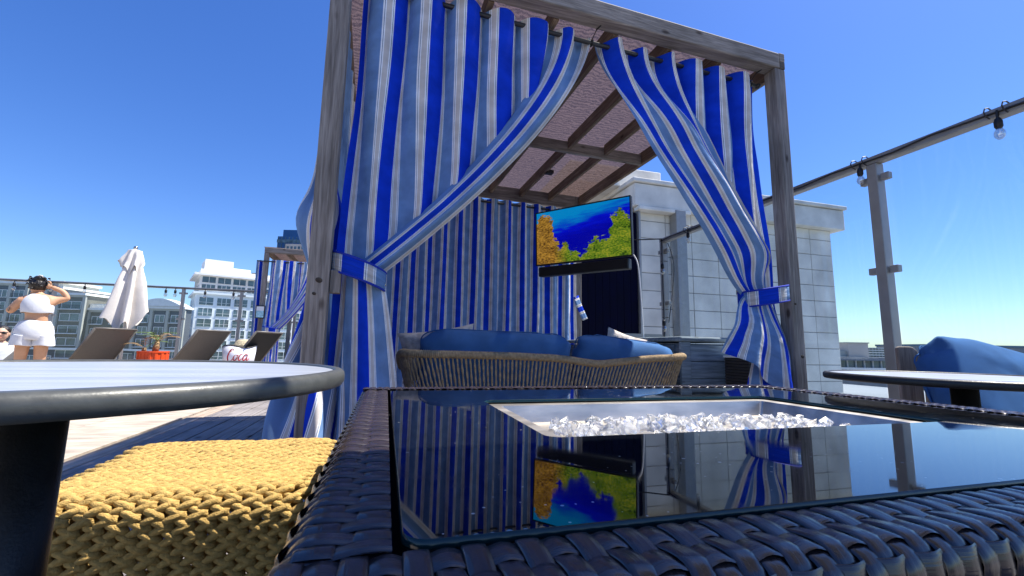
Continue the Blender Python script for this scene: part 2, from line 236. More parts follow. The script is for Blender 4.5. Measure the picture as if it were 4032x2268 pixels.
# ------------------------------------------------------------------ mesh builder
class MB:
    def __init__(s, M=None): s.v=[]; s.f=[]; s.uv=[]; s.M=M
    def add(s, vs, fs, uvs=None):
        b=len(s.v); s.v+= [tuple(x) for x in vs]; s.f+=[tuple(i+b for i in f) for f in fs]
        if uvs: s.uv += list(uvs)
        return s
    def box(s,x0,y0,z0,x1,y1,z1):
        return s.add([(x0,y0,z0),(x1,y0,z0),(x1,y1,z0),(x0,y1,z0),(x0,y0,z1),(x1,y0,z1),(x1,y1,z1),(x0,y1,z1)],[(3,2,1,0),(4,5,6,7),(0,1,5,4),(1,2,6,5),(2,3,7,6),(3,0,4,7)])
    def obox(s,c,ax,ay,az):
        c=Vector(c); ax,ay,az=Vector(ax),Vector(ay),Vector(az); vs=[]
        for k in (-1,1):
            for i,j in ((-1,-1),(1,-1),(1,1),(-1,1)): vs.append(c+ax*i+ay*j+az*k)
        return s.add(vs,[(3,2,1,0),(4,5,6,7),(0,1,5,4),(1,2,6,5),(2,3,7,6),(3,0,4,7)])
    def prism(s,poly,z0,z1):
        n=len(poly); vs=[(x,y,z0) for x,y in poly]+[(x,y,z1) for x,y in poly]
        return s.add(vs,[tuple(range(n-1,-1,-1)),tuple(range(n,2*n))]+[(i,(i+1)%n,(i+1)%n+n,i+n) for i in range(n)])
    def tube(s,pts,r,n=8,caps=True,closed=False,sec=None):
        pts=[Vector(p) for p in pts]; m=len(pts); rs=r if isinstance(r,(list,tuple)) else [r]*m
        vs=[]; pu=None
        for i,p in enumerate(pts):
            if closed: t=pts[(i+1)%m]-pts[i-1]
            else: t=pts[min(i+1,m-1)]-pts[max(i-1,0)]
            t.normalize()
            if pu is None: pu=t.orthogonal().normalized() if abs(t.z)>.9 else Vector((0,0,1)).cross(t).normalized()
            a=(pu-t*pu.dot(t)).normalized(); b=t.cross(a); pu=a
            for k in range(n):
                th=2*pi*k/n; q=sec(i,th) if sec else 1
                vs.append(p+(a*cos(th)+b*sin(th))*rs[i]*q)
        fs=[]
        for i in range(m if closed else m-1):
            j=(i+1)%m
            for k in range(n): fs.append((i*n+k,i*n+(k+1)%n,j*n+(k+1)%n,j*n+k))
        if caps and not closed: fs+=[tuple(range(n-1,-1,-1)),tuple(range((m-1)*n,m*n))]
        return s.add(vs,fs)
    def cyl(s,p0,p1,r,n=16,r1=None): return s.tube([p0,p1],[r,r if r1 is None else r1],n)
    def lathe(s,prof,c=(0,0,0),n=32):
        vs=[];m=len(prof)
        for r,z in prof:
            for k in range(n): vs.append((c[0]+r*cos(2*pi*k/n),c[1]+r*sin(2*pi*k/n),c[2]+z))
        fs=[(i*n+k,i*n+(k+1)%n,(i+1)*n+(k+1)%n,(i+1)*n+k) for i in range(m-1) for k in range(n)]
        if prof[0][0]>1e-6: fs.append(tuple(range(n-1,-1,-1)))
        if prof[-1][0]>1e-6: fs.append(tuple(range((m-1)*n,m*n)))
        return s.add(vs,fs)
    def ell(s,c,r,nu=12,nv=8,ax=None):
        c=Vector(c); A=ax or (Vector((1,0,0)),Vector((0,1,0)),Vector((0,0,1))); vs=[]
        for j in range(nv+1):
            ph=-pi/2+pi*j/nv
            for i in range(nu):
                th=2*pi*i/nu; vs.append(c+A[0]*(r[0]*cos(ph)*cos(th))+A[1]*(r[1]*cos(ph)*sin(th))+A[2]*(r[2]*sin(ph)))
        return s.add(vs,[(j*nu+i,j*nu+(i+1)%nu,(j+1)*nu+(i+1)%nu,(j+1)*nu+i) for j in range(nv) for i in range(nu)])
    def grid(s,fn,nu,nv,uvfn=None,closed=False):
        vs=[];
        for j in range(nv+1):
            for i in range(nu+(0 if closed else 1)): vs.append(fn(i/nu,j/nv))
        w=nu+(0 if closed else 1); fs=[];uv=[]
        for j in range(nv):
            for i in range(nu):
                fs.append((j*w+i,j*w+(i+1)%w,(j+1)*w+(i+1)%w,(j+1)*w+i))
                if uvfn: uv+= [uvfn(i/nu,j/nv),uvfn((i+1)/nu,j/nv),uvfn((i+1)/nu,(j+1)/nv),uvfn(i/nu,(j+1)/nv)]
        return s.add(vs,fs,uv if uvfn else None)
    def mesh(s,name,mt,smooth=False):
        me=bpy.data.meshes.new(name); vs=[s.M@Vector(v) for v in s.v] if s.M else s.v
        me.from_pydata([tuple(v) for v in vs],[],s.f)
        if s.uv and len(s.uv)==len(me.loops):
            ul=me.uv_layers.new(name='UVMap'); ul.data.foreach_set('uv',[c for p in s.uv for c in p])
        me.materials.append(M[mt] if isinstance(mt,str) else mt)
        if smooth: me.polygons.foreach_set('use_smooth',[True]*len(me.polygons))
        me.update(); return me
    def build(s,name,mt,parent=None,smooth=False,bevel=0,solid=0,auto=False):
        o=link(name,s.mesh(name,mt,smooth),parent)
        if solid: q=o.modifiers.new('solidify','SOLIDIFY'); q.thickness=solid; q.offset=0
        if bevel: q=o.modifiers.new('bevel','BEVEL'); q.width=bevel; q.segments=2; q.limit_method='ANGLE'
        return o
def link(name,data,parent=None):
    o=bpy.data.objects.new(name,data); COL.objects.link(o)
    if parent is not None:
        o.parent=parent; t=parent
        while t is not None and t.type!='EMPTY': t=t.parent
        if parent.type=='EMPTY' and not parent.get('local_frame'): o.matrix_parent_inverse=Matrix.Translation(parent.location).inverted()
    return o
def tag(o,label,cat,group=None):
    o['label']=label; o['category']=cat
    if group: o['group']=group
    return o
def thing(name,label,cat,loc,group=None):
    o=bpy.data.objects.new(name,None); COL.objects.link(o); o.location=loc; o.empty_display_size=.1
    return tag(o,label,cat,group)
def struct(o): o['kind']='structure'; return o
def sub(parent,name,mesh,loc=None,rot=None,scale=None):
    "a child that shares mesh data; loc in world axes"
    o=link(name,mesh,parent)
    if loc is not None: o.location=loc
    if rot is not None: o.rotation_euler=rot
    if scale is not None: o.scale=scale
    return o
def nz(x,y=0,z=0): return mnoise.noise(Vector((x,y,z)))
def lerp(a,b,t): return a+(b-a)*t
def sstep(a,b,x):
    t=min(1,max(0,(x-a)/(b-a))); return t*t*(3-2*t)
def spline(pts,n):
    pts=[Vector(p) for p in pts]; out=[]; m=len(pts)-1
    for i in range(m):
        p0=pts[max(i-1,0)];p1=pts[i];p2=pts[i+1];p3=pts[min(i+2,m)]
        for k in range(n):
            t=k/n; out.append(.5*((2*p1)+(p2-p0)*t+(2*p0-5*p1+4*p2-p3)*t*t+(3*p1-p0-3*p2+p3)*t**3))
    out.append(pts[-1]); return out
# ------------------------------------------------------------------ setting
struct(MB().box(-600,-300,-29,900,900,-28).build('ground','asphalt'))
slab = struct(MB().add([],[]).box(-16,-8,-3,3.3,13.0,-.06).box(3.3,4.6,-3,12,13,-.06).build('roof_slab','roofgrey'))
deck = struct(MB().box(-1.88,-6,-.055,3.25,12.3,-.036).build('deck','wicker_in'))
bw = .142
for i in range(36):
    x = -1.86+i*.1425
    if x > 3.1: break
    mt = 'edge_board' if i < 1 else 'deck_board'
    dz = rnd.uniform(-.0015,.0015)
    y0 = -2.2+rnd.uniform(-.2,.2); y1 = 12.2
    MB().box(x,y0,-.034+dz,x+.1335,y1,dz).build('board',mt,deck,bevel=.003)
pave = struct(MB().box(-15,-6,-.055,-1.885,12.6,-.03).build('terrace_paving','grout'))
px=.6; py=1.2
pm = MB().box(0,0,-.03,px-.006,py-.006,0).mesh('paver','paver')
for i in range(17):
    for j in range(13):
        o = link('paver',pm,pave); x=-1.892-px*(i+1); y=-3+py*j+(px if i%2 else 0); o.location=(x,y,rnd.uniform(-.0012,.0012))

# ------------------------------------------------------------------ glass wind fences
def bulb_mesh():
    a=MB().lathe([(0,0),(.012,.002),(.017,.012),(.017,.04),(.012,.055),(.007,.06),(0,.062)],(0,0,-.062),12).mesh('socket','black',True)
    b=MB().lathe([(0,-.062),(.009,-.060),(.018,-.050),(.023,-.036),(.021,-.02),(.013,-.006),(.012,0)],(0,0,-.058),14).mesh('bulb','bulb',True)
    return a,b
SOCK,BULB = bulb_mesh()
def string_light(parent, pos, sc=1.0):
    o=sub(parent,'socket',SOCK,pos,None,(sc,)*3); b=link('bulb',BULB,o); return o
RZ=2.02
def fence(name,label,a,b,posts,h,thick=.045,clampz=(.35,1.27,1.87)):
    "posts: distances from a; panes hang between them in clamps"
    a=Vector(a); b=Vector(b); d=(b-a).normalized(); nrm=Vector((-d.y,d.x,0))
    f=thing(name,label,'fence',a)
    Lg=(b-a).length
    mb=MB(); mb.obox(a+d*Lg/2+Vector((0,0,h-.025)),d*(Lg/2+.036),nrm*.034,Vector((0,0,.025))); mb.build('top_rail','fence',f,bevel=.006)
    for t in posts:
        p=a+d*t
        po=MB().obox(p+Vector((0,0,(h-.052)/2)),d*.031,nrm*.034,Vector((0,0,(h-.052)/2))).build('post','fence',f,bevel=.004)
        for cz in clampz:
            for sgn in (-1,1):
                c=p+d*(sgn*.062)+Vector((0,0,cz*h/RZ))
                MB().obox(c,d*.024,nrm*.018,Vector((0,0,.022))).build('clamp','fence',po,bevel=.004)
    for t0,t1 in zip(posts[:-1],posts[1:]):
        c=a+d*((t0+t1)/2)+Vector((0,0,(h+.03)/2))
        MB().obox(c,d*((t1-t0)/2-.058),nrm*.005,Vector((0,0,(h-.15)/2))).build('pane','pane',f)
    return f
fr=fence('glass_fence','tall glass wind fence with taupe posts along the right side of the terrace',(3,4.2,0),(3,-.6,0),[0,1.14,2.26,3.45,4.62],RZ)
fl=fence('glass_fence','glass wind fence along the far left edge of the terrace, behind the loungers',(-12.2,12,0),(-2.3,12,0),[.14+1.225*k for k in range(9)],RZ+.02)
MB().obox((2.72,4.2,.9),(.26,0,0),(0,.03,0),(0,0,.02)).build('bottom_rail','fence',fr)
# string lights on the right fence
def cable(pts,r=.006): return MB().tube(pts,r,6)
sr=thing('string_lights','black string of clear bulbs tied along the right fence rail and down its end post','string lights',(3,4.2,0))
cp=[(2.955,-.55,RZ-.03)]
bulbs_r=[(2.965,1.32,RZ-.07),(2.958,2.0,RZ-.06),(2.968,2.9,RZ-.07),(2.965,3.72,RZ-.06)]
for k in range(24): cp.append((2.957+.004*sin(k*1.7),-.4+k*.2,RZ-.025+.008*sin(k*2.1)))
cp+= [(2.955,4.17,RZ-.02),(2.945,4.16,RZ-.2),(2.95,4.165,1.2),(2.945,4.16,.6),(2.95,4.165,.05)]
cable(cp).build('cable','zip',sr)
for p in bulbs_r:
    MB().tube([(2.957,p[1],RZ-.02),(2.955,p[1],p[2]-.005)],.006,6).build('drop','zip',sr); string_light(sr,(2.955,p[1],p[2]+.01),1.0)
    for dy in (-.035,.035): MB().tube([(2.965+.04*cos(t*pi/4),p[1]+dy,RZ-.018+.03*sin(t*pi/4)) for t in range(8)],.0035,5,closed=True).build('zip_tie','zip',sr)
for z in (1.72,1.08):
    string_light(sr,(2.94,4.15,z),1.1)
    for dz in (.03,.12): MB().tube([(3+.038*cos(t*pi/4),4.2+.04*sin(t*pi/4),z+dz) for t in range(8)],.004,5,closed=True).build('zip_tie','zip',sr)
cable(spline([(2.98,4.17,RZ-.01),(2.75,4.6,RZ+.06),(2.55,5.1,2.2)],8),.007).build('cable','zip',sr)
cable(spline([(3.02,4.15,RZ-.06),(3.07,4.12,1.7),(3.03,4.13,1.3),(3.0,4.15,1.05)],8),.005).build('cable','zip',sr)
sl=thing('string_lights','black string of clear bulbs hung along the far left fence rail','string lights',(-12,11.9,RZ))
cable([(-12+k*.3,11.955,RZ-.01-.012*(k%2)) for k in range(33)],.008).build('cable','zip',sl)
for x in (-7.85,-7.2,-6.6,-5.55,-5.05,-4.86,-4.25,-3.65):
    MB().tube([(x,11.95,RZ-.01),(x,11.95,RZ-.08)],.009,6).build('drop','zip',sl); string_light(sl,(x,11.95,RZ-.055),1.5)

# ------------------------------------------------------------------ stone stair house behind the cabana
sh=thing('stone_stair_house','pale limestone stair house with heavy cornice behind the cabana','building',(6,7,0))
w=MB().box(4.45,7.012,-1,9.27,10.5,3.45).build('wall','grout',sh)
gx=[4.45,5.05,5.64,6.25,6.86,7.47,8.08,8.66,9.262]
gz=[-.83+.335*k for k in range(14)]
for i in range(len(gx)-1):
    for j in range(len(gz)-1):
        e=rnd.uniform(-.003,.003)
        MB().box(gx[i]+.007,7.0+e,gz[j]+.007,gx[i+1]-.007,7.03,min(gz[j+1],3.42)-.007).build('stone_block','stone',w,bevel=.004)
for j in range(len(gz)-1):
    for k in range(5):
        MB().box(9.25,7.02+k*.6+.007,gz[j]+.007,9.285,7.02+(k+1)*.6-.007,min(gz[j+1],3.42)-.007).build('stone_block','stone',w,bevel=.004)
c=MB().box(4.3,6.84,3.42,9.5,10.7,3.86).build('cornice','cornice',sh,bevel=.02)
MB().box(4.25,6.79,3.87,9.54,10.75,3.95).build('coping','cornice',c,bevel=.015)
MB().box(4.36,6.8,3.34,5.5,6.99,3.415).build('ledge','cornice',sh,bevel=.015)
MB().box(3.2,7.3,3.951,5.2,10.2,4.35).build('upper_block','cornice',sh,bevel=.02)
MB().box(5.14,6.78,-.5,5.36,6.985,3.4).build('pilaster','fence',sh,bevel=.01)
for k in range(4): MB().box(4.405+k*.0,6.9,-.9+k*1.06,4.445,7.2,.155+k*1.06).build('jamb','fence',sh)
dp=thing('door_panel','navy boarded panel with shade in its colour, between the cabana and the stone wall','panel',(3.8,6.95,0))
for k in range(9): MB().box(3.1+k*.143,6.95+rnd.uniform(0,.006),-.5,3.1+k*.143+.139,6.99,3.3).build('board','navy',dp,bevel=.003)
MB().box(3.05,7.0,-.5,4.4,7.04,3.33).build('backing','black',dp)

# ------------------------------------------------------------------ city beyond
def frame2(o,ang):
    "matrix: local x along the facade, local y into the building"
    return Matrix.Translation(Vector(o))@Matrix.Rotation(ang,4,'Z')
def win(par,Mx,x0,z0,x1,z1,y=0,fw=.12,frame='offwhite',mull=1,glass='win',bal=False):
    w=MB(Mx).box(x0,y-.02,z0,x1,y+.1,z1).build('window',glass,par)
    f=MB(Mx)
    f.box(x0-fw,y-.12,z0-fw,x0,y+.05,z1+fw).box(x1,y-.12,z0-fw,x1+fw,y+.05,z1+fw).box(x0,y-.12,z1,x1,y+.05,z1+fw).box(x0,y-.16,z0-fw,x1,y+.05,z0)
    for k in range(mull): 
        xm=lerp(x0,x1,(k+1)/(mull+1)); f.box(xm-.06,y-.1,z0,xm+.06,y-.03,z1)
    f.build('frame',frame,w)
    if bal:
        b=MB(Mx); b.box(x0-.25,y-.75,z0-.28,x1+.25,y-.13,z0-.13); 
        b.build('balcony_slab','offwhite',w)
        r=MB(Mx); r.box(x0-.2,y-.72,z0+.85,x1+.2,y-.66,z0+.92)
        n=int((x1-x0+.4)/.3)
        for k in range(n+1): xx=lerp(x0-.2,x1+.16,k/n); r.box(xx,y-.71,z0-.13,xx+.04,y-.67,z0+.85)
        r.build('balcony_rail','rail',w)
# white residential tower
A=radians(24); wt=thing('white_tower','white residential tower with rows of large windows behind the glass fence','building',(-52.5,150,-28))
Mw=frame2((-55.6,150,0),A); Wd=34; Dp=20
MB(Mw).box(0,0,-28,Wd,Dp,15.6).build('wall','white',wt)
MB(Mw).box(.6,.6,15.6,Wd-.6,Dp-.6,21).build('top_storeys_wall','offwhite',wt)
MB(Mw).box(-1,-1,21,Wd,Dp,21.6).build('roof','white',wt); MB(Mw).box(.5,.4,21.6,Wd-1,Dp-2,23.0).build('parapet','white',wt)
MB(Mw).box(1.5,3,23.0,9,15,26.5).build('penthouse','white',wt); MB(Mw).box(9,4,23.0,14,12,24.6).build('plant_room','white',wt)
MB(Mw).box(-.8,-.8,15.3,Wd,Dp,15.9).build('cornice','white',wt)
for k in range(6): MB(Mw).box(14+k*3,.6,23.0,15.2+k*3,1.4,23.4).build('roof_vent','darkgrey',wt)
for r_ in range(12):
    z0=12.0-r_*3.25
    for cidx in range(7):
        x0=.9+cidx*4.5; win(wt,Mw,x0,z0,x0+3.5,z0+2.3,y=-.02,fw=.0001,frame='white',mull=1+(cidx+r_)%2)
        MB(Mw).box(x0,-.3,z0+.75,x0+3.5,-.26,z0+.85).build('balcony_rail','offwhite',wt)
for zz,hh in ((16.6,1.7),(18.9,1.8)):
    for cidx in range(8): win(wt,Mw,1.1+cidx*4,zz,1.1+cidx*4+3.4,zz+hh,y=.58,fw=.06,mull=2 if zz<17 else 1)
Ml=Mw@Matrix.Translation((0,Dp,0))@Matrix.Rotation(-pi/2,4,'Z')
for r_ in range(12):
    z0=12.0-r_*3.25
    for x0,w_ in ((2,1.1),(6,.8),(8,.8),(14,1.6)): win(wt,Ml,x0,z0,x0+w_,z0+2.2,y=-.02,fw=.001,frame='white',mull=0)
for zz in (16.6,18.9):
    for cidx in range(4): win(wt,Ml,1.5+cidx*4.4,zz,4.9+cidx*4.4,zz+1.7,y=.58,fw=.06,mull=1)
# grey apartment block, several wings
ap=thing('apartment_block','grey and cream apartment block with balconies and white trim beyond the left fence','building',(-75,137,-28))
Ma=frame2((-100,141.5,0),radians(-14.5))
wings=[(0,12.5,14.6,'grey1',0),(12.5,20.5,13.6,'grey1',.8),(20.5,27,12.0,'grey2',0),(27,40,8.4,'grey2',1.6),(40,52,9.0,'grey1',0)]
for x0,x1,zt,mt,dy in wings:
    dep=2.5 if x0==40 else 14
    wg=MB(Ma).box(x0,dy,-1.5,x1,dy+dep,zt).build('wing',mt,ap)
    MB(Ma).box(x0+.02,dy+.3,-28,x1-.02,dy+dep-.2,-1.5).build('lower_wall','grey1',wg)
    MB(Ma).box(x0-.5,dy-.8,zt,x1+.5,dy+dep,zt+.55).build('cornice','offwhite',wg); MB(Ma).box(x0-.2,dy-.4,zt-.5,x1+.2,dy-.003,zt-.01).build('frieze','cream',wg)
    MB(Ma).box(x0-.3,dy-.6,-1.7,x1+.3,dy-.002,-1.2).build('band_course','offwhite',wg)
    nb=max(1,int((x1-x0)/4)); st=(x1-x0)/nb
    for k in range(nb+1):
        if k in (0,nb) or mt=='grey1': MB(Ma).box(x0+k*st-.35,dy-.45,-1.2,x0+k*st+.35,dy-.004,zt-.5).build('pilaster','cream',wg)
    fl_=0; z0=zt-3.4
    while z0>-20:
        if not (-3.2<z0<-1.0):
            for k in range(nb):
                xa=x0+k*st+.9; xb=x0+(k+1)*st-.9
                win(wg,Ma,xa,z0,xb,z0+1.75,y=dy-.01 if z0>-1.5 else dy+.28,mull=1,bal=(k+fl_)%2==0)
        z0-=3.05; fl_+=1
# arched roof on the right wing and stepped tops
mb=MB(Ma); arc=[(40+.0+12.0*t/14, 9.6+2.0*sin(pi*t/14)) for t in range(15)]
vs=[(x,-1.0,z) for x,z in arc]+[(x,2.4,z) for x,z in arc]; n=len(arc)
mb.add(vs,[(i,i+1,i+1+n,i+n) for i in range(n-1)]+[tuple(range(n-1,-1,-1)),tuple(range(n,2*n))]); mb.build('arched_roof','offwhite',ap)
MB(Ma).box(13.2,2,14.2,19,12,15.2).build('attic_storey','cream',ap); MB(Ma).box(13,1.6,15.2,19.4,12.4,15.8).build('attic_roof','offwhite',ap)
bal=MB(Ma)
for k in range(40): bal.box(27.2+k*.32,1.2,8.95,27.34+k*.32,1.35,9.8)
bal.box(27,1.1,9.8,40,1.45,10.0); bal.build('balustrade','offwhite',ap)
# downtown towers
tb=thing('glass_tower','tall dark blue glass office tower beyond the second cabana','building',(-85,432,-28))
Mt=frame2((-101.7,434,0),radians(-16)); MB(Mt).box(0,0,-28,30,30,99).build('wall','tower',tb); MB(Mt).box(3,3,99,30,28,106).build('crown','tower',tb); 
for k in range(9): MB(Mt).box(.3+k*3.4,-.4,-28,.75+k*3.4,-.01,98.5).build('fin','win',tb)
MB(Mt).box(-.3,-.5,93,30.3,-.45,96).build('band','win',tb)
for s_ in range(3): MB(Mt).box(-.2,-.6,40+s_*18,30.2,-.5,40.6+s_*18).build('spandrel','rail',tb)
MB(Mt).prism([(17,5),(30,5),(30,20),(17,20)],106,111).build('roof_wedge','offwhite',tb)
te=thing('beige_tower','beige office block with small square windows in front of the blue tower','building',(-78,378,-28))
Me=frame2((-83,380,0),radians(-16)); MB(Me).box(0,0,-28,22,20,81).build('wall','beige',te)
for r_ in range(6):
    for k in range(5): MB(Me).box(1.2+k*3,-.15,76-r_*6,3.0+k*3,-.01,79-r_*6).build('window','win',te)
# low buildings to the right, beyond the fence
rb=thing('beige_block','beige windowless block rising above the low roofs far right of the stone wall','building',(168,119,-28))
Mr=frame2((160,123,0),radians(-16)); MB(Mr).box(5.2,0,-28,12.6,10,4.8).build('wall','beige',rb); MB(Mr).box(.5,1,-28,5.2,8,2).build('annex','cream',rb); MB(Mr).box(4.9,-.3,4.8,12.9,10.3,5.2).build('coping','cream',rb)
rw=thing('grid_tower','distant grey block with gridded windows right of the beige block','building',(176,118,-28))
MB(Mr).box(13,3,-28,24,14,3.4).build('wall','offwhite',rw)
for k in range(9):
    for j in range(5): MB(Mr).box(13.3+k*1.15,2.85,-1+j*.9,14.2+k*1.15,2.99,-.45+j*.9).build('window','win',rw)
ro=thing('low_office','low office building with ribbon windows and white bands beyond the right fence','building',(170,115,-28))
Mo=frame2((140,122,0),radians(-16)); MB(Mo).box(0,0,-28,52,12,-8).build('wall','roofgrey',ro); MB(Mo).box(-2,-2,-1.4,54,10,-.2).build('roof','roofgrey',ro)
MB(Mo).box(0,0,-8,52,8,-1.4).build('upper_wall','win',ro)
for zz in (-4.6,-6.6): MB(Mo).box(-1,-1.5,zz,53,-.02,zz+.75).build('band','offwhite',ro)
for k in range(18): MB(Mo).box(k*3,-.6,-8,k*3+.12,-.02,-1.42).build('mullion','offwhite',ro)
rl=thing('long_roof','long low roofline on the horizon behind the right-hand cushions','building',(230,95,-28))
MB(frame2((188,112,0),radians(-16))).box(0,0,-28,120,20,4.2).build('wall','roofgrey',rl)
Mq=frame2((188,112,0),radians(-16)); MB(Mq).box(-.5,-.5,4.2,120.5,20,4.9).build('coping','tower',rl)
# ------------------------------------------------------------------ main cabana
MC = Matrix.Translation((-.35,2.035,0))@Matrix.Rotation(radians(2),4,'Z')
CW,CD,BZ,TZ = 2.89,3.14,2.675,2.79
def cabana(label,Mx,base,short=False):
    c=thing('cabana',label,'cabana',base,None)
    pw=.09
    for u,v in ((0,0),(CW-pw,0),(0,CD-pw),(CW-pw,CD-pw)):
        p=MB(Mx).box(u,v,0,u+pw,v+pw,BZ if v==0 else TZ-.004).build('post','wood_z',c,bevel=.006)
        if not short and v==0:
            for kx,kz,kr in ((.05,1.02,.012),(.035,.96,.007)) if u==0 else ((.03,1.05,.007),(.06,.72,.011)):
                MB(Mx).ell((u+kx,-.0005,kz),(kr*1.25,.004,kr),12,6,(Vector((1,0,-.3)).normalized(),Vector((0,1,0)),Vector((.3,0,1)).normalized())).build('knot','knot',p)
    MB(Mx).box(0,-.004,BZ+.002,CW-.046,pw+.002,TZ).build('beam','wood_x',c,bevel=.008)
    MB(Mx).box(CW-.045,-.002,BZ+.003,CW+.001,pw,BZ+.055).build('beam_end','darkwood',c,bevel=.003); MB(Mx).box(CW-.045,-.003,BZ+.057,CW+.001,pw,TZ+.003).build('beam_end','wood_x',c,bevel=.003)
    MB(Mx).box(pw+.002,CD-.092,BZ-.06,CW-pw-.002,CD-.05,TZ-.003).build('beam','wood_x',c,bevel=.005)
    MB(Mx).box(.05,1.60,BZ-.03,CW-.05,1.64,TZ-.035).build('beam','wood_x',c,bevel=.005)
    for u in (.005,CW-.047): MB(Mx).box(u,pw+.004,BZ-.02,u+.042,CD-pw-.002,TZ-.006).build('side_beam','wood_y',c,bevel=.005)
    for u in (.4,.8,1.2,1.6,2.0,2.4):
        for v0,v1 in ((pw+.006,1.598),(1.642,CD-.094)): MB(Mx).box(u,v0,BZ+.0,u+.036,v1,TZ-.008).build('rafter','wood_y',c,bevel=.003)
    def rf(a,b): return (lerp(-.03,CW+.03,a),lerp(.02,CD+.02,b),TZ+.012+.006*sin(b*38)*sin(a*9)+.008*nz(a*9,b*9))
    MB(Mx).grid(rf,40,60).build('roof_mesh','roof',c,True)
    return c
cb=cabana('large timber cabana with striped curtains and brown mesh roof in the centre',MC,(-.35,2.035,0))
MB(MC).box(.092,.03,.97,.137,.075,1.075).build('brace_block','wood_z',cb,bevel=.004)
RODZ=2.615; RODV=.135
MB(MC).cyl((.10,RODV,RODZ),(CW-.1,RODV,RODZ),.0135,14).build('curtain_rod','rod',cb,True)
MB(MC).ell((CW-.1,RODV,RODZ),(.022,.02,.02)).build('rod_finial','rod',cb,True)
for u in (1.47,2.72):
    MB(MC).tube([(u,RODV+.02*cos(t*pi/4),RODZ+.02*sin(t*pi/4)) for t in range(8)],.004,6,closed=True).tube([(u,RODV-.01,RODZ+.02),(u+.01,.08,BZ)],.003,5).tube([(u+.008,.086,BZ-.006),(u+.02,.05,BZ+.004)],.005,5).build('zip_tie','zip',cb)
MB(MC).cyl((.15,CD-.16,2.53),(CW-.2,CD-.16,2.53),.0135,12).build('curtain_rod','rod',cb,True)
MB(MC).box(2.02,2.16,2.66,2.1,2.23,2.70).build('ceiling_sensor','black',cb,bevel=.004)

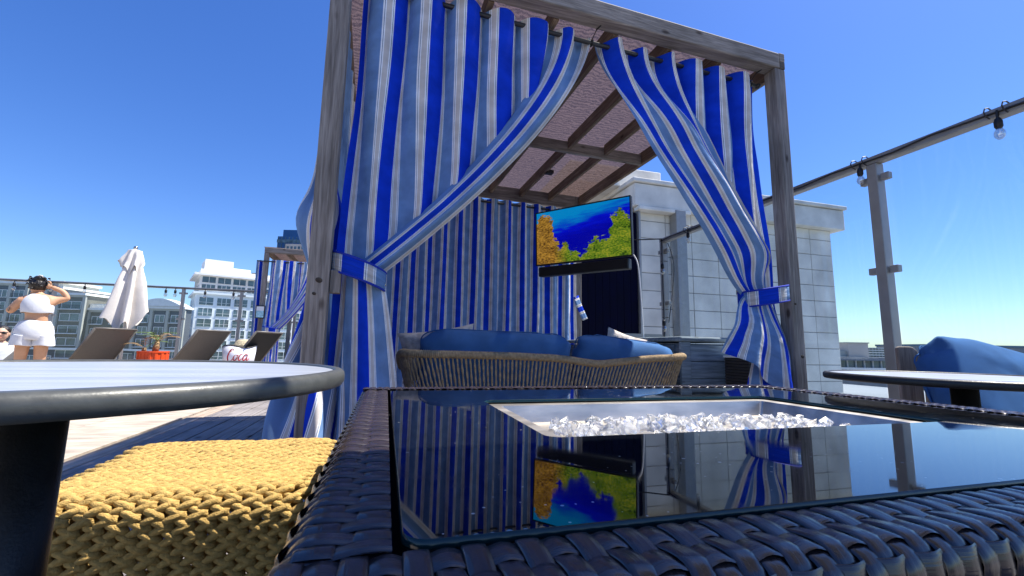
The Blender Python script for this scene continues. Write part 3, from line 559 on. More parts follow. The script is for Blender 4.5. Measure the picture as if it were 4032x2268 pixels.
GROM=MB().tube([(0,.026*cos(t*pi/8),.026*sin(t*pi/8)) for t in range(16)],.006,6,closed=True).mesh('grommet','grommet',True)
def curtain(name,label,Mx,mir,K,group=None,ns=170,nv=110,base=(0,0,0)):
    """K: xo,xi outer/inner top; xt0,xt1 bundle at the tie; zt,zc,zb heights; k edge power; sb band start; bw0,bw1; hem(s); v0"""
    c=thing(name,label,'curtain',base,group)
    g=K.get
    def X(x): return mir-x if mir is not None else x
    zt,zc=K['zt'],K['zc']
    Wf=K['width']
    def pos(s,b):
        hem=K['hem'](s); cut=.60
        if b<cut: f=b/cut; z=lerp(zt,zc,f); below=0
        else: f=1; below=(b-cut)/(1-cut); z=lerp(zc,hem,below)
        xtop=lerp(K['xo'],K['xi'],s); xe=lerp(K['xi'],K['xt1'],f**K['k'])
        sb=K['sb']; bwid=lerp((K['xi']-K['xo'])*(1-sb),K['bw'],min(1,f*1.3)**.8)
        bwid=lerp(bwid,(K['xt1']-K['xt0'])*.75,sstep(.8,1,f))
        amp=lerp(.058,.042,sstep(0,.4,f))*(1+.35*nz(s*9,2.7,K['seed']))*(1-.6*sstep(.7,1,f))
        ph=2*pi*K['np']*s
        v=K['v0']+amp*sin(ph+.35*sin(f*5))+.022*nz(s*6,f*2.2,K['seed'])*(.6+f)+.014*nz(s*16,f*3.5,K['seed']+7)*sstep(.1,.4,f)
        bo=lerp(K.get('bo',.035),.02,sstep(.72,.97,f))
        omg=.026*cos(ph)*(1-sstep(.25,.8,f))
        # behind-the-band sheet
        xt=xe-bwid*.3
        kk=26.; a_=-math.log(math.exp(-kk*xtop)+math.exp(-kk*(xt-.03*(1-s))))/kk if xtop<xt+1 else xt
        over=max(0,xtop-a_)
        a_-=(K['xo']-K['xt0'])*sstep(0,1,f)*(1-s)**2
        xb=a_+omg*(1-sstep(0,.1,over))+.010*sin(ph*.5+3*f)*sstep(.1,.5,f)*(1-sstep(.85,1,f)); vb=v+.03*sstep(0,.2,over)+.05*sstep(0,.8,over)+.02*sin(over*30)*sstep(0,.1,over)
        q=(s-sb)/(1-sb)
        if q>=0:
            xx=xe-bwid*(1-q); fold=sstep(.05,.4,f)
            vv=lerp(v,K['v0']-bo-.035*sin(pi*min(1,q*1.0))+K.get('bfold',.014)*sin(q*2*pi*K.get('nb',2)+2*f)+.012*nz(q*3,f*6,K['seed']+3)+.03*sstep(.75,1,q),fold)
            x=xx; v=vv
        else:
            wj=.07; j=sstep(-wj/(1-sb),0,q)
            x0_=xe-bwid; v0_=lerp(v,K['v0']-bo+.02,sstep(.05,.4,f))
            x=lerp(xb,x0_,j); v=lerp(vb,v0_,j)
        if below>0:
            h=below; e=sstep(0,1,h)
            if q>=0:
                xe2=lerp(K['xt1'],K['xf1'],h**.8); b2=lerp((K['xt1']-K['xt0'])*.75,K['bf'],h**.8); x=xe2-b2*(1-q)
                v=K['v0']-.035*(1-h*.4)-.03*sin(pi*q)*(1-.5*h)+.035*h*sin(q*2*pi*K['fold']+1)+.01*nz(q*4,h*4,5+K['seed'])
            else:
                t=(s)/sb; x2=lerp(K['xf0'],K['xf1']-.3*K['bf'],t); x=lerp(x,x2,e)
                vbk=K['v0']+.05+.035*sin(ph*.8); v=lerp(v,vbk,e)
                j=sstep(-.07/(1-sb),0,q)
                x=lerp(x,lerp(K['xt1']-(K['xt1']-K['xt0'])*.75,K['xf1']-K['bf'],h**.8),j); v=lerp(v,K['v0']-.02,j)
        v+=K.get('vf',0)*sstep(0,.6,below)
        return (X(x),v,z+.006*sin(ph*1.0)*(1 if f<.02 else 0))
    mb=MB(Mx).grid(pos,ns,nv,lambda s,b:(K['u0']+s*Wf,b*2.6)); fab=mb.build('cloth','cloth',c,True)
    # grommets where the pleats cross the rod
    n2=int(K['np']*2)
    for i in range(n2):
        s=(i+(.12 if i==0 else 0))/n2; x,v,z=pos(s,.015)
        o=link('grommet',GROM,c); o.matrix_world=(Mx@Matrix.Translation((x,K['v0'],K['rod']))@Matrix.Rotation((.5 if i%2 else -.5),4,'Z')) ; o.parent=c; o.matrix_parent_inverse=Matrix.Translation(base).inverted()
    # tieback strap
    T=K['tie']
    def tp(a,b):
        th=2*pi*a; rx,rv,cx,cv=T['rx'],T['rv'],T['cx'],T['cv']
        x=cx+rx*cos(th); v=cv+rv*sin(th)*(1 if sin(th)>0 else 1.0)
        z=T['z']+T['slope']*(x-cx)+(b-.5)*T['h']
        return (X(x),v,z)
    tb_=MB(Mx).grid(tp,48,4,lambda a,b:(a*.62+T.get('u',0),b),True).build('tieback','cloth',c,True,solid=.006)
    for b in (0,1): MB(Mx).tube([tp(i/48,b) for i in range(48)],T.get('pr',.006),6,closed=True).build('piping','royal',tb_,True)
    ex=tp(T['snap'],.35); MB(Mx).ell((ex[0],ex[1]-.008,ex[2]),(.008,.005,.008),10,6).build('snap','chrome',tb_,True)
    return c
KL=dict(xo=.115,xi=1.465,xt0=.10,xt1=.315,zt=2.655,zc=1.085,k=1.5,sb=.79,bw=.17,width=1.72,np=6.5,v0=RODV,rod=RODZ,seed=1,u0=.03,hem=lambda s:.05+.3*max(0,s-.5),xf0=.10,xf1=.46,bf=.30,fold=1.5,
        tie=dict(rx=.128,rv=.115,cx=.205,cv=RODV-.01,z=1.085,slope=-.33,h=.088,snap=.97,u=.09))
curtain('striped_curtain','front curtain tied back to the left post of the large cabana',MC,None,KL,base=(0,2.15,0))
KR=dict(xo=.10,xi=1.385,xt0=.06,xt1=.34,zt=2.655,zc=1.10,k=1.4,sb=.5,bw=.50,width=1.62,np=6.5,v0=RODV,rod=RODZ,seed=4,u0=.05,hem=lambda s:lerp(.30,.74,sstep(.35,1,s)),xf0=-.05,xf1=.64,bf=.66,fold=2.4,vf=-.09,bfold=.032,nb=1.6,bo=.085,
        tie=dict(rx=.155,rv=.135,cx=.19,cv=RODV-.035,z=1.10,slope=-.18,h=.095,snap=.52,u=.02))
curtain('striped_curtain','front curtain tied back to the right post of the large cabana',MC,2.87,KR,base=(2.3,2.2,0))
# back curtains
def plain_curtain(label,Mx,u0,u1,v,zt,zb,npl,seed,base):
    c=thing('striped_curtain',label,'curtain',base); w=(u1-u0)*1.42
    def pos(s,b):
        z=lerp(zt,zb,b); ph=2*pi*npl*s
        return (lerp(u0,u1,s)+.012*sin(ph*.5+b*3)*b,v+lerp(.038,.028,b)*sin(ph+.4*sin(4*b+seed))+.015*nz(s*6,b*3,seed),z)
    MB(Mx).grid(pos,150,40,lambda s,b:(s*w+seed*.033,b*2.5)).build('cloth','cloth',c,True)
    for i in range(int(npl*2)):
        s=(i+.5)/(npl*2); x=lerp(u0,u1,s)
        o=link('grommet',GROM,c); o.matrix_world=Mx@Matrix.Translation((x,v,2.53)); o.parent=c; o.matrix_parent_inverse=Matrix.Translation(base).inverted()
    return c
plain_curtain('closed curtain panel across the left half of the cabana back wall',MC,.02,1.71,CD-.16,2.575,.05,8,2,(.5,5.0,0))
plain_curtain('closed curtain panel across the cabana back wall, below and left of the television',MC,1.68,2.785,CD-.16,2.575,.05,5.5,9,(1.6,5.05,0))
# bunched side curtain by the front left post
def bunched(label,Mx,cu,cv,base):
    c=thing('striped_curtain',label,'curtain',base)
    def rad(z): 
        return (.038+.012*sstep(2.0,1.5,z)+.055*math.exp(-((z-1.33)/.15)**2)-.012*math.exp(-((z-1.08)/.07)**2)+.115*sstep(1.05,.3,z))
    def pos(a,b):
        z=lerp(2.62,.04,b); th=2*pi*a; r=rad(z)*(1+.22*sin(5*th+2.2*z)+.1*sin(9*th-3*z))
        return (cu+r*cos(th)*.85,cv+r*sin(th)*1.7,z)
    def uvf(a,b):
        z=lerp(2.62,.04,b); return (a*1.05+.20*sin(2*pi*a)*0+.22*max(0,1.45-z)+.02,b)
    MB(Mx).grid(pos,140,80,uvf,True).build('cloth','cloth',c,True)
    return c
def side_sheet():
    c=thing('striped_curtain','pleated side curtain closing the left side of the large cabana','curtain',(-.3,2.5,0))
    MB(MC).grid(lambda s,b:(.03+.028*sin(s*2*pi*13+b),lerp(.30,2.9,s),lerp(2.63,.05,b)+.012*sin(s*44)*(b<.01)),220,30,lambda s,b:(s*3.5+.1,b*2.5)).build('cloth','cloth',c,True)
bunched('side curtain bunched behind the left front post of the large cabana',MC,.02,.24,(-.4,2.25,0))
side_sheet()
st=thing('hanging_tieback','loose striped tieback strap hanging from the cabana back post','tieback',(2.33,5.0,1.2))
def hp(a,b):
    p=spline([(2.79,CD-.13,1.42),(2.80,CD-.16,1.34),(2.85,CD-.17,1.22),(2.90,CD-.17,1.12)],6); i=min(len(p)-1,int(b*(len(p)-1)+.5)); q=p[i]; return (q.x+(a-.5)*.075,q.y+.01*a,q.z+(a-.5)*.03)
MB(MC).grid(hp,4,18,lambda a,b:(b*.5,a)).build('strap','cloth',st,True,solid=.008)

# ------------------------------------------------------------------ television
TVp=dict(a=Vector((1.59,4.61,0)),b=Vector((2.30,3.73,0)))
d=(TVp['b']-TVp['a']); tw=d.length; d.normalize(); nrm=Vector((d.y,-d.x,0))      # faces the sofa
if nrm.y>0: nrm=-nrm
tv=thing('television','flat television showing a coral reef, hung under the cabana roof','television',TVp['a']+d*tw/2+Vector((0,0,1.68)))
tilt=radians(4); cz=1.985; upv=(Vector((0,0,cos(tilt)))+nrm*(-0)*sin(tilt)+nrm*sin(tilt)*.6).normalized(); cn=TVp['a']+d*tw/2+Vector((0,0,cz)); fn=d.cross(upv); 
if fn.dot(nrm)<0: fn=-fn
hw,hh=tw/2,.31
MB().obox(cn-fn*.025,d*hw,fn*.024,upv*hh).build('casing','black',tv,bevel=.006)
for s_ in (-1,1):
    MB().obox(cn+d*(s_*(hw-.006))+fn*.003,d*.006,fn*.004,upv*hh).build('bezel','black',tv); MB().obox(cn+upv*(s_*(hh-.006))+fn*.003,d*(hw-.0125),fn*.004,upv*.006).build('bezel','black',tv)
sc=MB(); A_=[cn+fn*.001+d*(x*(hw-.013))+upv*(z*(hh-.013)) for x,z in ((-1,-1),(1,-1),(1,1),(-1,1))]
sc.add(A_,[(0,1,2,3)],[(0,0),(1,0),(1,1),(0,1)]); sc.build('screen','screen',tv)
sb_=thing('soundbar','long black soundbar slung under the television','speaker',cn-upv*.38)
MB().obox(cn-upv*.385-fn*.03,d*(hw*.93),fn*.05,upv*.055).build('casing','black',sb_,bevel=.012); MB().obox(cn-upv*.385+fn*.022,d*(hw*.9),fn*.002,upv*.045).build('grille','wicker_in',sb_)
mt_=thing('wall_mount','black swing arm holding the television to the back post','bracket',(2.3,4.9,1.9))
MB().tube([cn-fn*.06,cn-fn*.25+Vector((.1,.1,0)),Vector((2.40,5.05,1.98))],.022,8).build('arm','black',mt_); MB().obox(cn-fn*.058,d*.2,fn*.008,upv*.2).build('plate','black',mt_)
MB().tube(spline([cn+d*hw-fn*.02-upv*.3,cn+d*(hw+.05)-upv*.42,cn+d*(hw+.07)-upv*.8,cn+d*(hw+.08)-upv*1.15],6),.007,6).build('cord','cable',tv)

# ------------------------------------------------------------------ second cabana
M2=Matrix.Translation((-2.62,10.2,0))@Matrix.Rotation(radians(1),4,'Z')
c2=cabana('smaller-looking timber cabana in the background left of the large one',M2,(-2.62,10.2,0),True)
MB(M2).cyl((-.12,-.02,2.48),(2.7,-.02,2.48),.014,10).build('curtain_rod','rod',c2,True)
K2=dict(KL); K2.update(xo=.13,xi=1.3,xt1=.44,bw=.22,sb=.6,seed=8,v0=-.02,rod=2.48,zt=2.52,np=4.5,u0=.15,tie=dict(rx=.17,rv=.1,cx=.27,cv=-.02,z=1.02,slope=-.12,h=.1,snap=.95,u=.3,pr=.009)); K2['zc']=1.03
curtain('striped_curtain','tied-back front curtain of the background cabana',M2,None,K2,ns=90,nv=60,base=(-2.3,10.2,0))
cs=thing('striped_curtain','narrow gathered curtain left of the background cabana post','curtain',(-2.75,10.3,0))
MB(M2).grid(lambda s,b:(-.16+.2*s+.04*sin(b*3)*b,.13+.03*sin(s*2*pi*2),lerp(2.52,.04,b)),40,30,lambda s,b:(s*.3+.16,b)).build('cloth','cloth',cs,True)
fs=thing('framed_notice','small black framed notice with a blue print on the background cabana post','sign',(-2.6,10.15,1.3))
MB(M2).box(-.055,-.035,1.26,.125,-.006,1.53).build('frame','black',fs,bevel=.004); MB(M2).box(-.035,-.038,1.28,.105,-.0355,1.42).build('print','picture',fs); MB(M2).box(-.035,-.038,1.4205,.105,-.0355,1.51).build('paper','paper',fs)
# ------------------------------------------------------------------ fire table
GX0,GX1,GY0,GY1,GZ=.016,1.266,.293,1.255,.62
ft=thing('fire_table','dark woven fire table with black glass top in the foreground','table',((GX0+GX1)/2,(GY0+GY1)/2,0))
HX0,HX1,HY0,HY1=.22,1.02,.575,1.0
def rrect(x0,y0,x1,y1,r,n=6):
    out=[]
    for cx,cy,a in ((x1-r,y1-r,0),(x0+r,y1-r,pi/2),(x0+r,y0+r,pi),(x1-r,y0+r,1.5*pi)):
        for k in range(n+1): out.append((cx+r*cos(a+pi/2*k/n),cy+r*sin(a+pi/2*k/n)))
    return out
# glass sheet with rounded corners and a burner opening
o_=rrect(GX0,GY0,GX1,GY1,.018); i_=rrect(HX0,HY0,HX1,HY1,.022); n=len(o_)
gt=MB(); th=.006; ch=.0012
o2=rrect(GX0+ch,GY0+ch,GX1-ch,GY1-ch,.017); i2=rrect(HX0-ch,HY0-ch,HX1+ch,HY1+ch,.024)
gt.add([(x,y,GZ) for x,y in o2]+[(x,y,GZ) for x,y in i2],[(k,(k+1)%n,n+(k+1)%n,n+k) for k in range(n)])
gt.add([(x,y,GZ-th) for x,y in o_]+[(x,y,GZ-th) for x,y in i_],[(k,n+k,n+(k+1)%n,(k+1)%n) for k in range(n)])
glass=gt.build('glass_top','blackglass',ft)
ge=MB()
ge.add([(x,y,GZ-ch) for x,y in o_]+[(x,y,GZ-th) for x,y in o_]+[(x,y,GZ) for x,y in o2],[(k,n+k,n+(k+1)%n,(k+1)%n) for k in range(n)]+[(2*n+k,k,(k+1)%n,2*n+(k+1)%n) for k in range(n)])
ge.add([(x,y,GZ-ch) for x,y in i_]+[(x,y,GZ-th) for x,y in i_]+[(x,y,GZ) for x,y in i2],[(k,(k+1)%n,n+(k+1)%n,n+k) for k in range(n)]+[(2*n+k,2*n+(k+1)%n,(k+1)%n,k) for k in range(n)])
ge.build('glass_edge','glass_edge',glass,True)
# burner pan
pan=MB(); a=rrect(HX0-.03,HY0-.03,HX1+.03,HY1+.03,.01,2); b=rrect(HX0+.035,HY0+.03,HX1-.035,HY1-.03,.006,2); c=rrect(HX0+.05,HY0+.04,HX1-.05,HY1-.04,.006,2); n=len(a)
z1,z2=GZ-.0085,GZ-.046
pan.add([(x,y,z1) for x,y in a]+[(x,y,z1-.001) for x,y in b]+[(x,y,z2) for x,y in c],[(k,(k+1)%n,n+(k+1)%n,n+k) for k in range(n)]+[(n+k,n+(k+1)%n,2*n+(k+1)%n,2*n+k) for k in range(n)]+[tuple(range(2*n,3*n))])
pan.build('burner_pan','steel',ft); MB().box(GX0+.004,GY0+.004,GZ-.067,GX1-.004,GY0+.01,GZ-.0075).build('glass_support','black',ft); MB().box(GX0+.004,GY1-.01,GZ-.067,GX1-.004,GY1-.004,GZ-.0075).build('glass_support','black',ft)
# crushed fire glass, every chunk its own
def chunk(seed):
    r=random.Random(seed); mb=MB(); 
    import bmesh
    bm=bmesh.new()
    pts=[bm.verts.new((r.uniform(-1,1),r.uniform(-1,1),r.uniform(-.8,.8))) for _ in range(11)]
    for v in bm.verts: v.co=v.co.normalized()*r.uniform(.75,1.15)*Vector((1,.85,.75)).length/1.5
    res=bmesh.ops.convex_hull(bm,input=list(bm.verts)); bmesh.ops.delete(bm,geom=[g for g in res['geom_interior'] if isinstance(g,bmesh.types.BMVert)],context='VERTS')
    me=bpy.data.meshes.new('glass_chunk'); bm.to_mesh(me); bm.free(); me.materials.append(M['ice']); return me
CH=[chunk(s) for s in range(8)]
rc=random.Random(3)
for k in range(170):
    y=rc.uniform(HY0+.075,HY1-.10); x=rc.uniform(HX0+.10,HX1-.10); pile=rc.random()
    sz=rc.uniform(.008,.016); o=link('glass_chunk',rc.choice(CH)); 
    lift=.022*max(0,1-abs(y-.74)/.14)*(.5+.9*max(0,nz(x*9,2.2)+.35))
    o.location=(x,y,z2+.011+pile*lift); o.rotation_euler=(rc.uniform(0,6),rc.uniform(0,6),rc.uniform(0,6)); o.scale=(sz,sz,sz)
    tag(o,'clear crushed glass chunk heaped in the burner pan','glass chunk','crushed glass in the fire table burner')
# woven rails: straps across, strands along
RT=.6135; PITCH=.0176; ROW=.0325; AMP=.0019
def across(t):
    "profile across the rail: t metres from the inner edge -> (outward, z, normal)"
    R_=.02; flat=.048
    if t<flat: return (t,RT,0,1)
    t2=t-flat
    if t2<R_*pi/2: a_=t2/R_; return (flat+R_*sin(a_),RT-R_+R_*cos(a_),sin(a_),cos(a_))
    return (flat+R_,RT-R_-(t2-R_*pi/2),1,0)
PROF=.048+.02*pi/2+.17
def strap_mesh(par,flip):
    mb=MB(); n=44; vs=[]; hw=PITCH*.47
    for i in range(n+1):
        t=PROF*i/n; ou,z,nx,nzv=across(t); w=AMP*cos(pi*(t-.012)/ROW+pi*par)
        for k,(a_,hgt) in enumerate(((-1,-.0014),(-.9,-.0002),(-.4,.0003),(.4,.0003),(.9,-.0002),(1,-.0014))):
            vs.append((a_*hw,ou+nx*(w+hgt),z+nzv*(w+hgt)))
    fs=[(i*6+k,i*6+k+1,(i+1)*6+k+1,(i+1)*6+k) for i in range(n) for k in range(5)]
    uvs=[]
    for i in range(n):
        for k in range(5):
            for q,w_ in ((i,k),(i,k+1),(i+1,k+1),(i+1,k)): uvs.append(((-1,-.9,-.4,.4,.9,1)[w_]*hw,PROF*q/n))
    mb.add(vs,fs,uvs); return mb.mesh('strap','wicker',True)
S0,S1=strap_mesh(0,0),strap_mesh(1,0)
def rail(name,org,along,out,length,dz):
    "org: inner corner; along, out unit vectors"
    along=Vector(along); out=Vector(out); org=Vector(org)+Vector((0,0,dz))
    core=MB(); pr=[(across(PROF*k/24)[0]-.0035*across(PROF*k/24)[2],across(PROF*k/24)[1]-.0035*across(PROF*k/24)[3]) for k in range(25)]
    vs=[]; 
    for L_ in (0,length):
        for ou,z in pr: vs.append(org+along*L_+out*ou+Vector((0,0,z)))
    core.add(vs,[(k,k+1,25+k+1,25+k) for k in range(24)]); cr=core.build(name,'wicker_in',ft,True)
    Mx=Matrix((along,out,Vector((0,0,1)))).transposed().to_4x4()
    ns=int(length/PITCH)
    for i in range(ns):
        o=link('strap',S1 if i%2 else S0,cr); o.matrix_local=Matrix.Translation(org+along*(PITCH*(i+.5)))@Mx@Matrix.Rotation(rc.uniform(-.02,.02),4,'Z')
    j=0; t=.012
    while t<PROF-.01:
        vs=[]; n=int(length/PITCH*4); ou,z,nx,nzv=across(max(0,t)); hw=ROW*.36; tx,tz=nzv,-nx
        for i in range(n+1):
            x=length*i/n; w=-AMP*1.1*cos(pi*(x/PITCH-.5)+pi*j)-.0006
            for a_,hg in ((-1,-.0012),(-.85,0),(0,.0003),(.85,0),(1,-.0012)):
                vs.append(org+along*x+out*(ou+tx*a_*hw+nx*(w+hg))+Vector((0,0,z+tz*a_*hw+nzv*(w+hg))))
        MB().add(vs,[(i*5+k,i*5+k+1,(i+1)*5+k+1,(i+1)*5+k) for i in range(n) for k in range(4)],[((-1,-.75,0,.75,1)[w_]*hw+j*.7,length*q/n) for i in range(n) for k in range(4) for q,w_ in ((i,k),(i,k+1),(i+1,k+1),(i+1,k))]).build('strand','wicker',cr,True)
        t+=ROW; j+=1
    return cr
gap=.006
rail('front_rail',(GX0-gap-.065,GY0-gap,0),(1,0,0),(0,-1,0),GX1-GX0+2*gap+.13,.003)
rail('side_rail',(GX0-gap,GY0-gap,0),(0,1,0),(-1,0,0),GY1-GY0+2*gap+.05,.005)
rail('back_rail',(GX0-gap-.065,GY1+gap,0),(1,0,0),(0,1,0),GX1-GX0+2*gap+.13,.0085)
rail('side_rail',(GX1+gap,GY0-gap,0),(0,1,0),(1,0,0),GY1-GY0+2*gap+.05,.0085)
MB().box(GX0-.05,GY0-.05,.05,GX1+.05,GY1+.05,GZ-.066).build('body','wicker_in',ft)
for x in (GX0,GX1-.05):
    for y in (GY0,GY1-.05): MB().box(x,y,0,x+.05,y+.05,.05).build('foot','black',ft)

# ------------------------------------------------------------------ round tables
def round_table(label,cx,cy,top,r,mt_top='tabletop',rimh=.023,rim='rim'):
    t=thing('round_table',label,'table',(cx,cy,0))
    MB().lathe([(0,top-.012),(r-.0165,top-.012),(r-.0165,top-.004),(0,top-.004)],(cx,cy,0),96).build('tabletop',mt_top,t)
    rr=[(r-.017,top-.012),(r-.017,top-.003),(r-.013,top),(r-.006,top-.001),(r-.001,top-.005),(r,top-.010),(r,top-rimh+.005),(r-.003,top-rimh),(r-.02,top-rimh)]
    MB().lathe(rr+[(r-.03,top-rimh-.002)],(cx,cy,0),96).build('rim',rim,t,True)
    MB().lathe([(0,0),(.034,0),(.034,top-rimh-.004),(0,top-rimh-.004)],(cx,cy,0),32).build('column','column',t,True)
    MB().lathe([(0,.03),(.05,.03),(.26,.012),(.27,.004),(.27,0),(0,0)],(cx,cy,0),48).build('base','column',t,True)
    MB().lathe([(0,0),(.11,0),(.11,.006),(0,.006)],(cx,cy,top-rimh-.008),32).build('mounting_plate','column',t)
    return t
round_table('large round bistro table with grey rim in the left foreground',-.43,.72,.703,.37)
round_table('round bistro table at the right, rim darkened for shade, in front of blue cushions',1.80,.97,.678,.37,rim='column')  # near-black rim colour stands in for shade on the rim

# ------------------------------------------------------------------ rope stool
ps=thing('rope_stool','square stool of thick woven mustard rope beside the fire table','stool',(-.43,1.37,0))
LOZ=None
def rope_row(path,n,ph,rr,name='rope_strand'):
    "a chain of plump stitches along a path function t->(pos,normal)"
    mb=MB()
    for k in range(n):
        t=(k+.5+ph)/n
        if t<0 or t>1: continue
        p,tn,nr=path(t); side=nr.cross(tn)
        for sgn in (-1,1):
            ax=(tn*cos(.42)+side*(.42*sgn)).normalized(); bx=nr.cross(ax).normalized()
            c=p+side*(sgn*rr*.42)+tn*(sgn*rr*.55)+nr*rc.uniform(-.001,.0015)
            mb.ell(c,(rr*1.75*rc.uniform(.92,1.1),rr*.62,rr*.66),8,5,(ax,bx,nr))
    return mb
PX0,PX1,PY0,PY1,PZ=-.715,-.15,1.085,1.655,.425
R_=.045
def sec(s):
    "cross-section over the stool, front bottom -> top -> back bottom"
    hgt=PZ-R_-.02; arc=R_*pi/2; fl=PY1-PY0-2*R_; tot=2*hgt+2*arc+fl; d_=s*tot
    if d_<hgt: return Vector((0,PY0,.02+d_)),Vector((0,-1,0))
    d_-=hgt
    if d_<arc: a_=d_/R_; return Vector((0,PY0+R_-R_*cos(a_),PZ-R_+R_*sin(a_))),Vector((0,-cos(a_),sin(a_)))
    d_-=arc
    if d_<fl: return Vector((0,PY0+R_+d_,PZ-.012*sin(pi*d_/fl))),Vector((0,0,1))
    d_-=fl
    if d_<arc: a_=d_/R_; return Vector((0,PY1-R_+R_*sin(a_),PZ-R_+R_*cos(a_))),Vector((0,sin(a_),cos(a_)))
    d_-=arc; return Vector((0,PY1,PZ-R_-d_)),Vector((0,1,0))
tot=2*(PZ-R_-.02)+R_*pi+(PY1-PY0-2*R_); nr_=int(tot/.0205)
for j in range(nr_):
    c,nn=sec((j+.5)/nr_)
    def path(t,c=c,nn=nn,j=j):
        x=lerp(PX0+.012,PX1-.012,t); e=min(x-PX0,PX1-x); dz=-.022*max(0,1-e/.05)**2
        return Vector((x,c.y,c.z+(dz if nn.z>.3 else 0)))+nn*(.003*nz(x*9,j*.4)),Vector((1,0,0)),nn
    rope_row(path,14,.25 if j%2 else -.25,.0145).build('rope_strand','rope',ps,True)
for sx,xx in ((-1,PX0),(1,PX1)):
    for j in range(19):
        z=.03+j*.0205
        if z>PZ-.028: break
        def path(t,z=z,xx=xx,sx=sx): return Vector((xx,lerp(PY0+.02,PY1-.02,t),z)),Vector((0,1,0)),Vector((sx,0,0))
        rope_row(path,14,.25 if j%2 else -.25,.0145).build('rope_strand','rope',ps,True)

# ------------------------------------------------------------------ rope loveseat seen from behind
so=thing('rope_loveseat','rope-backed loveseat with its back to us under the cabana','sofa',(1.0,2.8,0))
SX0,SX1,SY=.085,1.93,2.42
def dip(x):
    T=[(.0,.702),(.7,.695),(1.0,.684),(1.15,.664),(1.25,.655),(1.4,.668),(1.6,.69),(2.0,.706)]
    for (x0,z0),(x1,z1) in zip(T[:-1],T[1:]):
        if x<=x1: return lerp(z0,z1,(x-x0)/(x1-x0))
    return T[-1][1]
RP=[(SX0+.02,SY+.66,.60),(SX0,SY+.45,.66),(SX0,SY+.16,dip(SX0)),(SX0+.045,SY+.05,dip(SX0)),(SX0+.16,SY,dip(SX0+.16))]
RP+=[(x,SY,dip(x)) for x in [.35+.1*k for k in range(15)]]
RP+=[(SX1-.16,SY,dip(SX1-.16)),(SX1-.045,SY+.05,dip(SX1)),(SX1,SY+.16,dip(SX1)),(SX1,SY+.45,.66),(SX1-.02,SY+.66,.60)]
fine=spline(RP,70)
MB().tube(fine,.021,12,sec=lambda i,th:1+.10*sin(i*1.05+th*1.0)).build('top_rail','sofa_rope',so,True)
LB=[(SX0+.10,SY+.62,.30),(SX0+.10,SY+.22,.29),(SX0+.16,SY+.12,.28),(SX0+.26,SY+.10,.28)]+[(x,SY+.10,.28) for x in [.45+.1*k for k in range(13)]]+[(SX1-.26,SY+.10,.28),(SX1-.16,SY+.12,.28),(SX1-.10,SY+.22,.29),(SX1-.10,SY+.62,.30)]
low=spline(LB,40); MB().tube(low,.016,8).build('lower_rail','rod',so,True)
def resample(pts,n):
    d_=[0]
    for a_,b_ in zip(pts[:-1],pts[1:]): d_.append(d_[-1]+(b_-a_).length)
    out=[];k=0
    for i in range(n):
        t=d_[-1]*i/(n-1)
        while k<len(d_)-2 and d_[k+1]<t: k+=1
        out.append(pts[k].lerp(pts[k+1],(t-d_[k])/max(1e-9,d_[k+1]-d_[k])))
    return out
NR=124; tops=resample(fine,NR); bots=resample(low,NR)
for i in range(1,NR-1):
    j=max(0,i-1) if .25<i/NR<.95 else i
    a_,b_=tops[i],bots[j]; n=34; ph=rc.uniform(0,6)
    pts=[a_.lerp(b_,k/(n-1)) for k in range(n)]
    MB().tube(pts,.0056,8,sec=lambda q,th,ph=ph:1+.28*cos(2*th-q*1.1+ph)).build('rope','sofa_rope',so,True)
for x in (SX0+.12,SX1-.12):
    for y in (SY+.12,SY+.62): MB().cyl((x,y,.28),(x,y,0),.016,12).build('leg','rod',so,True)
MB().box(SX0+.11,SY+.12,.24,SX1-.11,SY+.72,.275).build('seat_frame','rod',so,bevel=.01)
def cushion(name,label,cat,c,ax,r,mt,group=None,pw=3.2,wr=.012,seed=0,parent=None,nu=48,nv=28):
    "a plump cushion: superellipsoid with creases; ax three axes, r half sizes"
    A_=[Vector(a_).normalized() for a_ in ax]; c=Vector(c); mb=MB(); vs=[]
    def se(v,p): return math.copysign(abs(v)**p,v)
    for j in range(nv+1):
        ph=-pi/2+pi*j/nv
        for i in range(nu):
            th=2*pi*i/nu; e=2/pw
            x=se(cos(ph),.75)*se(cos(th),e); y=se(cos(ph),.75)*se(sin(th),e); z=se(sin(ph),.75)
            edge=max(abs(x),abs(y)); pinch=1-.25*sstep(.6,1,abs(x))*sstep(.6,1,abs(y))
            w_=wr*(nz(x*3+seed,y*3,z*2)+.6*nz(x*7,y*2+seed,z*3))+wr*.8*sin(y*14+seed+3*x)*sstep(.7,1,abs(x))
            p=c+A_[0]*(x*(r[0]+w_))+A_[1]*(y*(r[1]+w_))+A_[2]*(z*r[2]*pinch+w_*.6)
            vs.append(p)
    mb.add(vs,[(j*nu+i,j*nu+(i+1)%nu,(j+1)*nu+(i+1)%nu,(j+1)*nu+i) for j in range(nv) for i in range(nu)])
    o=mb.build(name,mt,parent,True)
    if parent is None:
        tag(o,label,cat,group); ol=[]
        for i in range(64):
            th=2*pi*i/64; e=2/pw; x=se(cos(th),e); y=se(sin(th),e); w_=wr*(nz(x*3+seed,y*3,0)+.6*nz(x*7,y*2+seed,0)); ol.append(c+A_[0]*(x*(r[0]+w_)*1.003)+A_[1]*(y*(r[1]+w_)*1.003)+A_[2]*(r[2]*.45))
        MB().tube(ol,.004,6,closed=True).build('piping',mt,o,True)
    return o
X_,Y_,Z_=Vector((1,0,0)),Vector((0,1,0)),Vector((0,0,1))
